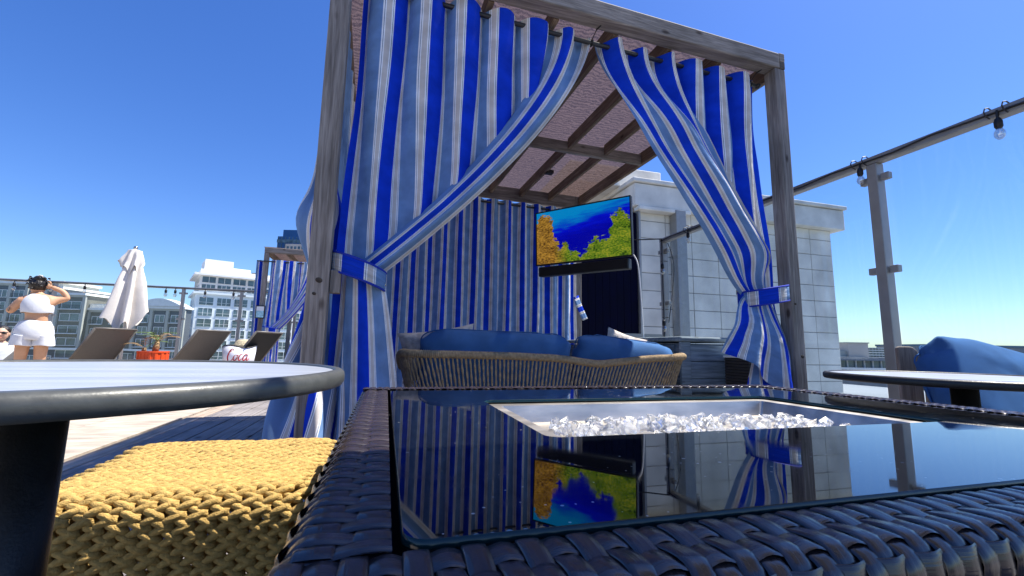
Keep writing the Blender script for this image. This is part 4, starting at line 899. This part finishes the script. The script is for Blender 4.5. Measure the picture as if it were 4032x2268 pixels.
cushion('back_cushion','long blue back cushion rising above the left half of the loveseat','cushion',(.665,SY+.20,.612),(X_+Z_*-.015,Z_+Y_*-.12,Y_+Z_*.12),(.47,.225,.10),'blue_fab',pw=7,seed=2)
cushion('back_cushion','slumped blue back cushion above the right half of the loveseat','cushion',(1.555,SY+.22,.585),(X_+Z_*-.09,Z_+Y_*-.2,Y_+Z_*.2),(.37,.225,.105),'blue_fab',pw=5.5,seed=5)
cushion('seat_cushion','blue seat cushion on the left half of the loveseat','cushion',(.56,SY+.42,.335),(X_,Y_,Z_),(.43,.30,.065),'blue_fab',pw=5,seed=7)
cushion('seat_cushion','blue seat cushion on the right half of the loveseat','cushion',(1.45,SY+.42,.335),(X_,Y_,Z_),(.43,.30,.065),'blue_fab',pw=5,seed=8)
def pillow(label,c,ax,r,mt,seed,cat='pillow'):
    A_=[Vector(a_).normalized() for a_ in ax]; c=Vector(c); n=26; vs=[]; mb=MB()
    for side in (1,-1):
        for j in range(n+1):
            for i in range(n+1):
                x=2*i/n-1; y=2*j/n-1; k=(1-x**4)*(1-y**4); st=1-.10*(1-abs(x)**2)*abs(y)**2-.0; st2=1-.10*(1-abs(y)**2)*abs(x)**2
                z=(max(0,k)**.6)*r[2]+(.004*sin(18*x+seed)*sin(16*y) if 0<k else 0)*max(0,k)
                vs.append(c+A_[0]*(x*r[0]*st2)+A_[1]*(y*r[1]*st)+A_[2]*(side*z))
    w=n+1; fs=[]
    for j in range(n):
        for i in range(n):
            a_=j*w+i; fs.append((a_,a_+1,a_+w+1,a_+w)); b_=w*w+a_; fs.append((b_,b_+w,b_+w+1,b_+1))
    mb.add(vs,fs); return tag(mb.build(cat,mt,None,True),label,cat)
pillow('cream knit pillow poking out left of the loveseat cushions',(.32,SY+.36,.70),(X_+Z_*.16,Z_-X_*.16+Y_*-.2,Y_),(.24,.16,.06),'grey_fab',1)
pillow('small cream knit pillow peeking over the right loveseat cushion',(1.68,SY+.45,.72),(X_+Z_*-.28,Z_+X_*.28,Y_),(.17,.15,.05),'grey_fab',4)

# ------------------------------------------------------------------ blue-grey timber box and dark planter
bx=thing('timber_box','blue-grey panelled timber box beside the loveseat','storage box',(2.3,3.3,0))
BX0,BX1,BY0,BY1,BT=2.03,2.58,2.68,4.9,.845
MB().box(BX0+.02,BY0+.02,.02,BX1-.02,BY1-.02,BT-.05).build('carcass','boxshaded',bx)  # side wood is the front wood darkened to stand for shade
MB().box(BX0-.015,BY0-.02,BT-.035,BX1+.015,BY1+.02,BT).build('lid','boxwood',bx,bevel=.012)
for k in range(6):
    MB().box(BX0+.085,BY0+.004,.06+k*.122,BX1-.085,BY0+.02,.06+k*.122+.117).build('plank','boxwood',bx,bevel=.003)
    for q in range(3): MB().box(BX0+.004,BY0+.09+q*.7,.06+k*.122,BX0+.02,BY0+.09+q*.7+.68,.06+k*.122+.117).build('plank','boxshaded',bx,bevel=.003)
for x in (BX0,BX1-.08): MB().box(x,BY0-.004,.0,x+.08,BY0+.02,BT-.037).build('stile','boxwood',bx,bevel=.003)
pl=thing('ribbed_bin','dark charcoal ribbed bin by the right front post','bin',(2.45,2.45,0))
MB().box(2.365,2.42,.02,2.535,2.63,.70).build('body','wicker_in',pl)
for k in range(34): MB().box(2.36,2.412,.02+k*.02,2.54,2.634,.02+k*.02+.0155).build('slat','slate',pl,bevel=.004)
MB().box(2.355,2.408,.701,2.545,2.64,.715).build('rim','white',pl,bevel=.004)

# ------------------------------------------------------------------ right-hand chair and cushions
wc=thing('slatted_chair','weathered slatted wooden chair against the right fence','chair',(2.7,1.5,0))
for k in range(4):
    x0=2.505+k*.111; y0=1.60-k*.045; h=.785-.0*k
    pr=[(0,0),(.105,0),(.105,h-.06)]+[(.105-.045*(1-cos(a_)) ,h-.06+.06*sin(a_)) for a_ in (.4,.8,1.2,1.57)]+[(.012,h),(0,h-.008)]
    Mx=Matrix.Translation((x0,y0,0))@Matrix.Rotation(radians(-22),4,'Z'); vs=[(x,0,z) for x,z in pr]+[(x,.022,z) for x,z in pr]; n=len(pr)
    MB(Mx).add(vs,[tuple(range(n)),tuple(range(2*n-1,n-1,-1))]+[(i,i+n,(i+1)%n+n,(i+1)%n) for i in range(n)]).build('back_slat','chairwood',wc,bevel=.006)
MB(Matrix.Translation((2.49,1.55,0))@Matrix.Rotation(radians(-22),4,'Z')).box(0,-.5,.36,.5,-.03,.39).build('seat','chairwood',wc,bevel=.006)
for x,y in ((2.36,1.2),(2.52,1.50),(2.76,1.0),(2.88,1.33)): MB().box(x,y,0,x+.06,y+.06,.358).build('leg','chairwood',wc)
cushion('cushion','big sunlit blue cushion leaning in the right-hand chair','cushion',(2.64,1.25,.53),(Vector((.93,-.25,-.25)),Vector((.30,.42,.86)),Vector((-.1,.87,-.49))),(.33,.27,.13),'blue_fab',pw=5,wr=.022,seed=11)
cushion('cushion','second blue cushion behind the big one at the right edge','cushion',(2.83,1.02,.60),(Vector((.93,-.30,.1)),Vector((-.1,-.12,.95)),Vector((.3,.93,0))),(.26,.2,.1),'blue_fab',pw=2.8,wr=.015,seed=14)
pillow('beige pillow cut off by the right picture edge',(2.72,1.0,.72),(Vector((.8,-.3,.5)),Vector((-.5,.1,.85)),Vector((.3,.93,0))),(.17,.15,.06),'grey_fab',6)

# ------------------------------------------------------------------ loungers, planter, tub
def lounger(label,loc,rz,mt,group):
    t=thing('sun_lounger',label,'sun lounger',loc,group); t['local_frame']=1; t.rotation_euler=(0,0,rz)
    # local: x forward (feet), backrest rises towards -x
    a_=radians(52); L_=.78
    def part(mb,n,m_,**k):
        o=mb.build(n,m_,None,**k); o.parent=t; return o
    for y in (-.33,.33):
        part(MB().tube([(0,y,.32),(1.25,y,.32)],.018,8),'side_rail','slingf',smooth=True)
        part(MB().tube([(0,y,.32),(-L_*cos(a_),y,.32+L_*sin(a_))],.018,8),'back_rail','slingf',smooth=True)
        for x in (.1,1.1): part(MB().tube([(x,y,.32),(x,y,0)],.018,8),'leg','slingf',smooth=True)
    part(MB().tube([(-L_*cos(a_),-.33,.32+L_*sin(a_)),(-L_*cos(a_),.33,.32+L_*sin(a_))],.016,8),'head_rail','slingf',smooth=True)
    part(MB().obox((-L_*cos(a_)/2,0,.32+L_*sin(a_)/2),Vector((-cos(a_),0,sin(a_)))*(L_/2),Vector((0,.315,0)),Vector((sin(a_),0,cos(a_)))*.004),'back_sling',mt)
    part(MB().obox((.62,0,.325),(.62,0,0),(0,.315,0),(0,0,.004)),'seat_sling',mt)
    return t
lounger('grey sling lounger between the standing woman and the closed parasol',(-4.75,8.95,0),radians(155),'sling','grey sling loungers by the fence')
lounger('grey sling lounger right of the orange planter',(-3.20,8.55,0),radians(155),'sling','grey sling loungers by the fence')
lounger('dark sling lounger behind the white tub',(-2.42,8.75,0),radians(155),'slingb','grey sling loungers by the fence')
pt=thing('ribbed_planter','bright orange ribbed planter by the far fence','planter',(-3.87,9.0,0))
prof=[]; n=120
def ribs(z,r):
    return [(-3.87+(r*(1+.05*(1 if (k//4)%2 else 0)))*cos(2*pi*k/n),9.0+(r*(1+.05*(1 if (k//4)%2 else 0)))*sin(2*pi*k/n)) for k in range(n)]
MB().prism(ribs(0,.21),0,.55).build('pot','orange',pt); MB().lathe([(.19,.551),(.225,.551),(.225,.575),(.19,.575)],(-3.87,9.0,0),48).build('lip','orange',pt); MB().lathe([(0,.553),(.189,.553),(.189,.555),(0,.555)],(-3.87,9.0,0),24).build('soil','soil',pt)
pa=thing('young_palm','small sparse palm growing in the orange planter','plant',(-3.85,9.0,.55))
MB().tube([(-3.85,9.0,.55),(-3.84,9.0,.64),(-3.83,9.0,.74)],[.045,.05,.03],10).build('trunk','palmdry',pa,True)
MB().tube([(-4.0,8.98,.55),(-4.0,8.98,.63)],[.04,.03],9).build('stump','palmdry',pa,True)
for k in range(11):
    a_=k*2.4+.3; ln=rc.uniform(.22,.36); dry=k%3==0 or k>8; x0,z0=(-3.83,.72) if k<8 else (-4.0,.62); el=rc.uniform(.4,1.2)
    sp=spline([(x0,9.0,z0),(x0+cos(a_)*ln*.5*cos(el),9.0+sin(a_)*ln*.5,z0+ln*.6*sin(el)),(x0+cos(a_)*ln,9.0+sin(a_)*ln*.7,z0+ln*(.75*sin(el)-.1))],7)
    mb=MB().tube(sp,.004,5)
    for i in range(3,len(sp)-1):
        d_=(sp[i+1]-sp[i-1]).normalized(); sd=d_.cross(Z_).normalized()
        for s_ in (-1,1):
            b_=sp[i]; tip=b_+sd*(s_*.075)+d_*.06-Z_*.02; mb.add([b_-d_*.008,b_+d_*.008,tip],[(0,1,2)])
    mb.build('frond','palmdry' if dry else 'palm',pa)
tb2=thing('drinks_tub','white drinks tub with red script lettering, cut off by the background cabana','tub',(-2.42,8.35,0))
TC=(-2.40,8.45); n=40; vs=[];r0,r1=.21,.25
for zrow in range(2):
    for k in range(n):
        a_=2*pi*k/n; r=lerp(r0,r1,zrow); zz=.28+zrow*(.405+.02*sin(3*a_+1.2)); vs.append((TC[0]+r*cos(a_),TC[1]+r*sin(a_),zz))
MB().add(vs,[(k,(k+1)%n,n+(k+1)%n,n+k) for k in range(n)]).build('wall','tub',tb2,True,solid=.006)
MB().tube([v for v in vs[n:]],.010,6,closed=True).build('rim','black',tb2,True)
MB().lathe([(0,0),(.19,0),(.19,.28),(0,.28)],(TC[0],TC[1],0),24).build('stand','black',tb2,True)
# lettering as strokes on the curved wall, facing the viewer
FA=math.atan2(-TC[1],-TC[0])
def onwall(x,z): 
    a_=FA+x/.235; r=lerp(r0,r1,(z-.28)/.4)+.006; return Vector((TC[0]+r*cos(a_),TC[1]+r*sin(a_),z))
def stroke(p2,wd):
    s_=spline([(x,0,z) for x,z in p2],8); n_=len(s_); return MB().tube([onwall(p.x,p.z) for p in s_],[wd*(.35+.65*sin(pi*min(1,max(0,k/(n_-1))))) for k in range(n_)],6)
lx,lz=-.165,.455
def Q(pts): return [(lx+x*.30,lz+z*.30) for x,z in pts]
for pts,wd in (([(.30,.52),(.26,.62),(.16,.58),(.05,.40),(-.03,.15),(.02,-.08),(.14,-.05),(.30,.15)],.010),([(-.06,.18),(.08,.44),(.24,.54)],.006),
    ([(.40,.30),(.31,.22),(.29,.06),(.36,.0),(.45,.10),(.47,.25),(.40,.30)],.009),([(.40,.30),(.50,.28),(.58,.20)],.005),
    ([(.70,.30),(.66,.36),(.58,.26),(.53,.10),(.58,0),(.70,.10)],.009),([(.95,.30),(.86,.34),(.77,.22),(.74,.06),(.80,.0),(.90,.12),(.98,.34)],.009),([(.98,.36),(.93,.10),(.97,.0),(1.08,.12)],.008)):
    stroke(Q(pts),wd).build('lettering','red',tb2,True)
ht=thing('straw_hat','beige straw hat propped on the dark lounger behind the tub','hat',(-2.37,8.62,.74))
MB().lathe([(.17,0),(.15,.03),(.125,.09),(.09,.12),(0,.13)],(-2.39,8.62,.68),28).build('crown','straw',ht,True); MB().lathe([(.12,.005),(.20,-.02),(.20,-.026),(.12,-.0)],(-2.39,8.62,.69),28).build('brim','straw',ht,True)

# ------------------------------------------------------------------ closed parasol
um=thing('closed_parasol','closed ivory parasol by the far fence','parasol',(-4.43,9.2,0))
UX,UY=-4.43,9.2
MB().cyl((UX,UY,0),(UX,UY,2.36),.024,14).build('pole','pole',um,True); MB().lathe([(0,0),(.25,0),(.25,.05),(.06,.08),(.03,.2),(0,.2)],(UX,UY,0),28).build('base','slingf',um,True)
MB().lathe([(0,0),(.02,.0),(.02,.03),(.03,.04),(.035,.055),(.028,.075),(.012,.088),(0,.09)],(UX,UY,2.345),16).build('finial','chrome',um,True)
def can(a,b,top,bot,r0_,r1_,lob,am,seed,hang):
    th_=2*pi*a; r=lerp(r0_,r1_,b**.85); k=sstep(.05,.5,b)
    f=1+am*(.3+k)*sin(lob*th_+1.8*b+seed)+am*.55*k*sin(3*th_+seed*2+b)+.10*k*nz(cos(th_)*3,sin(th_)*3,b*2+seed)
    z=lerp(top,bot,b)+hang*b**3*(.9*sin(lob*th_+seed+1.5)+.9*sin(2*th_+1.2)+.5*nz(cos(th_)*5,sin(th_)*5,seed)); return (UX+r*f*cos(th_)-.02*b,UY+r*f*sin(th_),z)
MB().grid(lambda a,b:can(a,b,2.33,1.04,.08,.225,6,.30,.4,.13),200,48,None,True).build('canopy','canvas',um,True)
MB().grid(lambda a,b:can(a,b,2.35,2.03,.10,.158,8,.15,1.1,.08),160,16,None,True).build('vent_flap','canvas',um,True)
MB().lathe([(0,2.362),(.07,2.36),(.098,2.345)],(UX,UY,0),24).build('cap','canvas',um,True)

# ------------------------------------------------------------------ people
def skin_body(name,verts,edges,rad,mt,parent,sub=2,root=0):
    me=bpy.data.meshes.new(name); me.from_pydata(verts,edges,[]); o=link(name,me,parent)
    md=o.modifiers.new('skin','SKIN'); md.use_smooth_shade=True
    if not me.skin_vertices: me.attributes.new  # created by modifier below
    bm_ok=len(me.skin_vertices)>0
    if not bm_ok:
        import bmesh
        bm=bmesh.new(); bm.from_mesh(me); bm.verts.layers.skin.verify(); bm.to_mesh(me); bm.free()
    sv_=me.skin_vertices[0].data
    for k,r in enumerate(rad): sv_[k].radius=r if isinstance(r,tuple) else (r,r); sv_[k].use_root=(k==root)
    s_=o.modifiers.new('subsurf','SUBSURF'); s_.levels=sub; s_.render_levels=sub
    me.materials.append(M[mt]); return o
def loft(rings,mt,name,parent,n=28,solid=0):
    "rings: (cx,cy,z,rx,ry,rotation)"
    mb=MB(); vs=[]
    for cx,cy,z,rx,ry,ro_ in rings:
        for k in range(n):
            a_=2*pi*k/n; x,y=rx*cos(a_),ry*sin(a_); vs.append((cx+x*cos(ro_)-y*sin(ro_),cy+x*sin(ro_)+y*cos(ro_),z+.006*sin(3*a_+z*20)))
    mb.add(vs,[(i*n+k,i*n+(k+1)%n,(i+1)*n+(k+1)%n,(i+1)*n+k) for i in range(len(rings)-1) for k in range(n)])
    o=mb.build(name,mt,parent,True,solid=solid); s_=o.modifiers.new('subsurf','SUBSURF'); s_.levels=1; s_.render_levels=1; return o
# woman seen from behind, right hand behind her head, left hand at her face
WX,WY=-4.50,7.3; ez=Z_
rV=Vector((cos(radians(24)),sin(radians(24)),0))   # to the right in the picture
fV=Vector((-rV.y,rV.x,0))                                                                                    # away from the viewer
def W(r,f,z): return Vector((WX,WY,0))+rV*r+fV*f+Z_*z
pe=thing('person','woman in white crop top and shorts seen from behind, hands raised to her head','person',(WX,WY,0))
V=[W(0,0,.84),W(0,.0,.98),W(-.005,.0,1.12),W(-.01,.01,1.25),W(-.015,.03,1.325),W(-.03,.06,1.37),
   W(.085,0,.78),W(.085,.02,.42),W(.09,-.01,.08),W(.09,.10,.03), W(-.085,0,.78),W(-.09,.02,.42),W(-.09,-.01,.08),W(-.09,.10,.03),
   W(.15,.02,1.27),W(.265,.02,1.305),W(.20,.03,1.40),W(.08,.04,1.455), W(-.165,.02,1.25),W(-.265,.05,1.09),W(-.20,.17,1.20),W(-.10,.20,1.33)]
Eg=[(0,1),(1,2),(2,3),(3,4),(4,5),(0,6),(6,7),(7,8),(8,9),(0,10),(10,11),(11,12),(12,13),(3,14),(14,15),(15,16),(16,17),(3,18),(18,19),(19,20),(20,21)]
Rd=[(.15,.115),(.115,.085),(.125,.09),(.13,.085),(.06,.055),(.048,.048),(.092,.09),(.056,.056),(.035,.035),(.03,.03),(.092,.09),(.056,.056),(.035,.035),(.03,.03),(.058,.055),(.042,.042),(.036,.036),(.026,.026),(.06,.057),(.045,.045),(.037,.037),(.026,.026)]
body=skin_body('body',V,Eg,Rd,'skin',pe)
hd=MB().ell(W(-.045,.09,1.445),(.078,.095,.105),18,12,(rV,fV,Z_)); hd.ell(W(-.045,.185,1.43),(.012,.018,.014),8,6,(rV,fV,Z_)); hd.build('head','skin',body,True)
for s_ in (-1,1):
    MB().ell(W(-.045+s_*.078,.085,1.44),(.010,.018,.028),8,6,(rV,fV,Z_)).build('ear','skin',body,True)
    MB().ell(W(-.045+s_*.03,.178,1.455),(.012,.008,.006),8,6,(rV,fV,Z_)).build('eye','black',body,True)
MB().ell(W(-.045,.183,1.395),(.022,.008,.007),8,6,(rV,fV,Z_)).build('mouth','lips',body,True)
def hand(base,dirv,palm,mt,par,s_=1.0):
    d_=Vector(dirv).normalized(); p_=Vector(palm).normalized(); sd=d_.cross(p_)
    mb=MB().ell(Vector(base)+d_*.035,(.045*s_,.036*s_,.015*s_),12,8,(d_,sd,p_))
    for k,(ln,off) in enumerate(((.055,-.027),(.066,-.009),(.07,.010),(.062,.028))):
        q0=Vector(base)+d_*.068+sd*off; mb.tube([q0-d_*.015,q0+d_*ln*.5+p_*.006,q0+d_*ln*.8+p_*.022,q0+d_*ln*.9+p_*.035],[.009,.0085,.008,.006],7)
    q0=Vector(base)+d_*.02-sd*.03; mb.tube([q0,q0-sd*.028+d_*.022,q0-sd*.034+d_*.05+p_*.01],[.011,.010,.007],7)
    mb.build('hand',mt,par,True)
hand(W(.085,.04,1.45),rV*-1+Z_*.35,fV,'skin',body); hand(W(-.10,.19,1.32),Z_+rV*.25,fV*-.3+rV,'skin',body)
hr=MB().ell(W(-.045,.068,1.475),(.094,.104,.098),20,14,(rV,fV,Z_)).ell(W(-.035,.03,1.55),(.062,.058,.046),16,10,(rV,fV,Z_))
for k in range(46):
    a_=k*2.39; zz=rc.uniform(-.02,.14); p=W(-.045+.088*cos(a_),.06+.09*sin(a_),1.43+zz); hr.tube([p,p+Vector((.018*cos(a_*1.7),.018*sin(a_*1.3),.008)),p+Vector((.03*cos(a_*1.7),.03*sin(a_*1.3),-.02))],[.012,.009,.003],5)
hr.build('hair','hair',body,True)
cl=W(-.035,-.02,1.575); MB().tube([cl+Vector((.03*cos(t),.012,.02*sin(t))) for t in (0,.8,1.6,2.4,3.1)],.006,5).build('hair_clip','offwhite',body,True)
ro=math.atan2(rV.y,rV.x)
def ring(r,f,z,a_,b_): q=W(r,f,z); return (q.x,q.y,z,a_,b_,ro)
loft([ring(-.005,.0,1.085,.150,.112),ring(-.006,.0,1.13,.158,.118),ring(-.01,.0,1.20,.160,.114),ring(-.012,.005,1.265,.150,.10),ring(-.013,.015,1.31,.115,.085),ring(-.015,.025,1.335,.085,.072)],'tee','crop_top',pe,solid=.004)
loft([ring(0,0,.985,.132,.104),ring(0,0,.955,.15,.118),ring(0,0,.90,.178,.140),ring(0,0,.84,.188,.148),ring(0,0,.80,.19,.146),ring(0,0,.765,.188,.142),ring(0,0,.735,.17,.13)],'tee','shorts',pe,solid=.004)
for s_ in (-1,1): loft([ring(s_*.088,0,.80,.100,.135),ring(s_*.094,0,.74,.106,.128),ring(s_*.098,0,.68,.112,.126),ring(s_*.10,0,.655,.114,.126)],'tee','shorts_leg',pe,solid=.004)
MB().tube([W(-.15+.0,.0,.97),W(-.19,-.03,.86),W(-.20,-.03,.70)],.004,5).build('side_seam','offwhite',pe)
MB().ell(W(-.262,.0,1.12),(.006,.022,.026),8,6,(rV,fV,Z_)).build('tattoo','ink',body)
# seated man at the left edge, in sunglasses
MX,MY=-5.62,8.5
def G(r,f,z): return Vector((MX,MY,0))+rV*r+fV*f+Z_*(z-.17)
pm_=thing('person','person in white shirt and dark sunglasses sitting behind the woman at the left edge','person',(MX,MY,0))
V=[G(0,0,.42),G(0,.02,.58),G(0,.02,.76),G(0,.01,.84),G(.0,-.01,.90),G(.10,-.05,.42),G(.14,-.40,.50),G(.15,-.72,.24),G(-.10,-.05,.42),G(-.14,-.40,.50),G(-.15,-.72,.24),G(.17,.02,.76),G(.24,-.02,.56),G(.17,-.24,.50),G(-.17,.02,.76),G(-.24,-.02,.56),G(-.17,-.24,.50)]
Eg=[(0,1),(1,2),(2,3),(3,4),(0,5),(5,6),(6,7),(0,8),(8,9),(9,10),(2,11),(11,12),(12,13),(2,14),(14,15),(15,16)]
b2=skin_body('body',V,Eg,[(.15,.11),(.14,.1),(.15,.095),(.06,.055),(.05,.05),.085,.06,.045,.085,.06,.045,.06,.042,.032,.06,.042,.032],'skin2',pm_)
MB().ell(G(0,-.03,.985),(.075,.09,.11),18,12,(rV,fV,Z_)).ell(G(0,-.125,.97),(.013,.02,.02),8,6,(rV,fV,Z_)).build('head','skin2',b2,True)
MB().ell(G(0,-.118,.925),(.025,.008,.008),8,6,(rV,fV,Z_)).build('mouth','lips',b2,True)
for s_ in (-1,1): MB().ell(G(s_*.034,-.112,1.0),(.03,.012,.02),10,6,(rV,fV,Z_)).build('sunglass_lens','black',b2,True); MB().ell(G(s_*.076,-.02,.98),(.01,.018,.028),8,6,(rV,fV,Z_)).build('ear','skin2',b2,True)
MB().tube([G(-.07,-.09,1.005),G(-.03,-.118,1.008),G(.03,-.118,1.008),G(.07,-.09,1.005)],.006,5).build('sunglass_bridge','black',b2)
MB().ell(G(0,.0,1.03),(.085,.098,.085),18,12,(rV,fV,Z_)).build('hair','hair',b2,True)
for s_ in (-1,1): hand(G(s_*.17,-.24,.5),rV*(-s_*.6)-fV,Z_*-1,'skin2',b2)
def ring2(r,f,z,a_,b_): q=G(r,f,z); return (q.x,q.y,q.z,a_,b_,ro)
loft([ring2(0,0,.40,.20,.15),ring2(0,.01,.55,.19,.14),ring2(0,.015,.68,.2,.13),ring2(0,.015,.77,.205,.12),ring2(0,.01,.82,.12,.09),ring2(0,.005,.85,.075,.07)],'tee','shirt',pm_,solid=.004)
for s_ in (-1,1): MB().tube([G(s_*.15,.02,.77),G(s_*.21,.01,.66),G(s_*.235,-.01,.60)],[.07,.064,.062],12,False).build('sleeve','tee',pm_,True)
MB().tube([G(-.1,-.05,.43),G(-.14,-.38,.50)],[.105,.085],12).tube([G(.1,-.05,.43),G(.14,-.38,.50)],[.105,.085],12).build('shorts','grey1',pm_,True)
lounger('grey sling lounger on which the person in sunglasses sits',(-5.62,8.4,0),radians(-123),'sling','grey sling loungers by the fence')

# ------------------------------------------------------------------ open parasol added out of view to shade the near end of the fire table
sp_=thing('unseen_parasol','open square ivory parasol added out of view to shade the near end of the fire table','parasol',(1.75,-.5,0))
UX,UY=1.75,-.42
MB().cyl((UX,UY,0),(UX,UY,2.75),.024,14).build('pole','pole',sp_,True); MB().lathe([(0,0),(.25,0),(.25,.05),(.06,.08),(.03,.2),(0,.2)],(UX,UY,0),28).build('base','slingf',sp_,True)
hwid=1.0
mb=MB(); mb.add([(UX-hwid,UY-hwid,2.42),(UX+hwid,UY-hwid,2.42),(UX+hwid,UY+hwid,2.42),(UX-hwid,UY+hwid,2.42),(UX,UY,2.8)],[(0,1,4),(1,2,4),(2,3,4),(3,0,4)]); mb.build('canopy','canvas',sp_,solid=.003)
for sx in (-1,1):
    for sy in (-1,1): MB().tube([(UX,UY,2.78),(UX+sx*hwid,UY+sy*hwid,2.405)],.008,6).build('rib','pole',sp_)
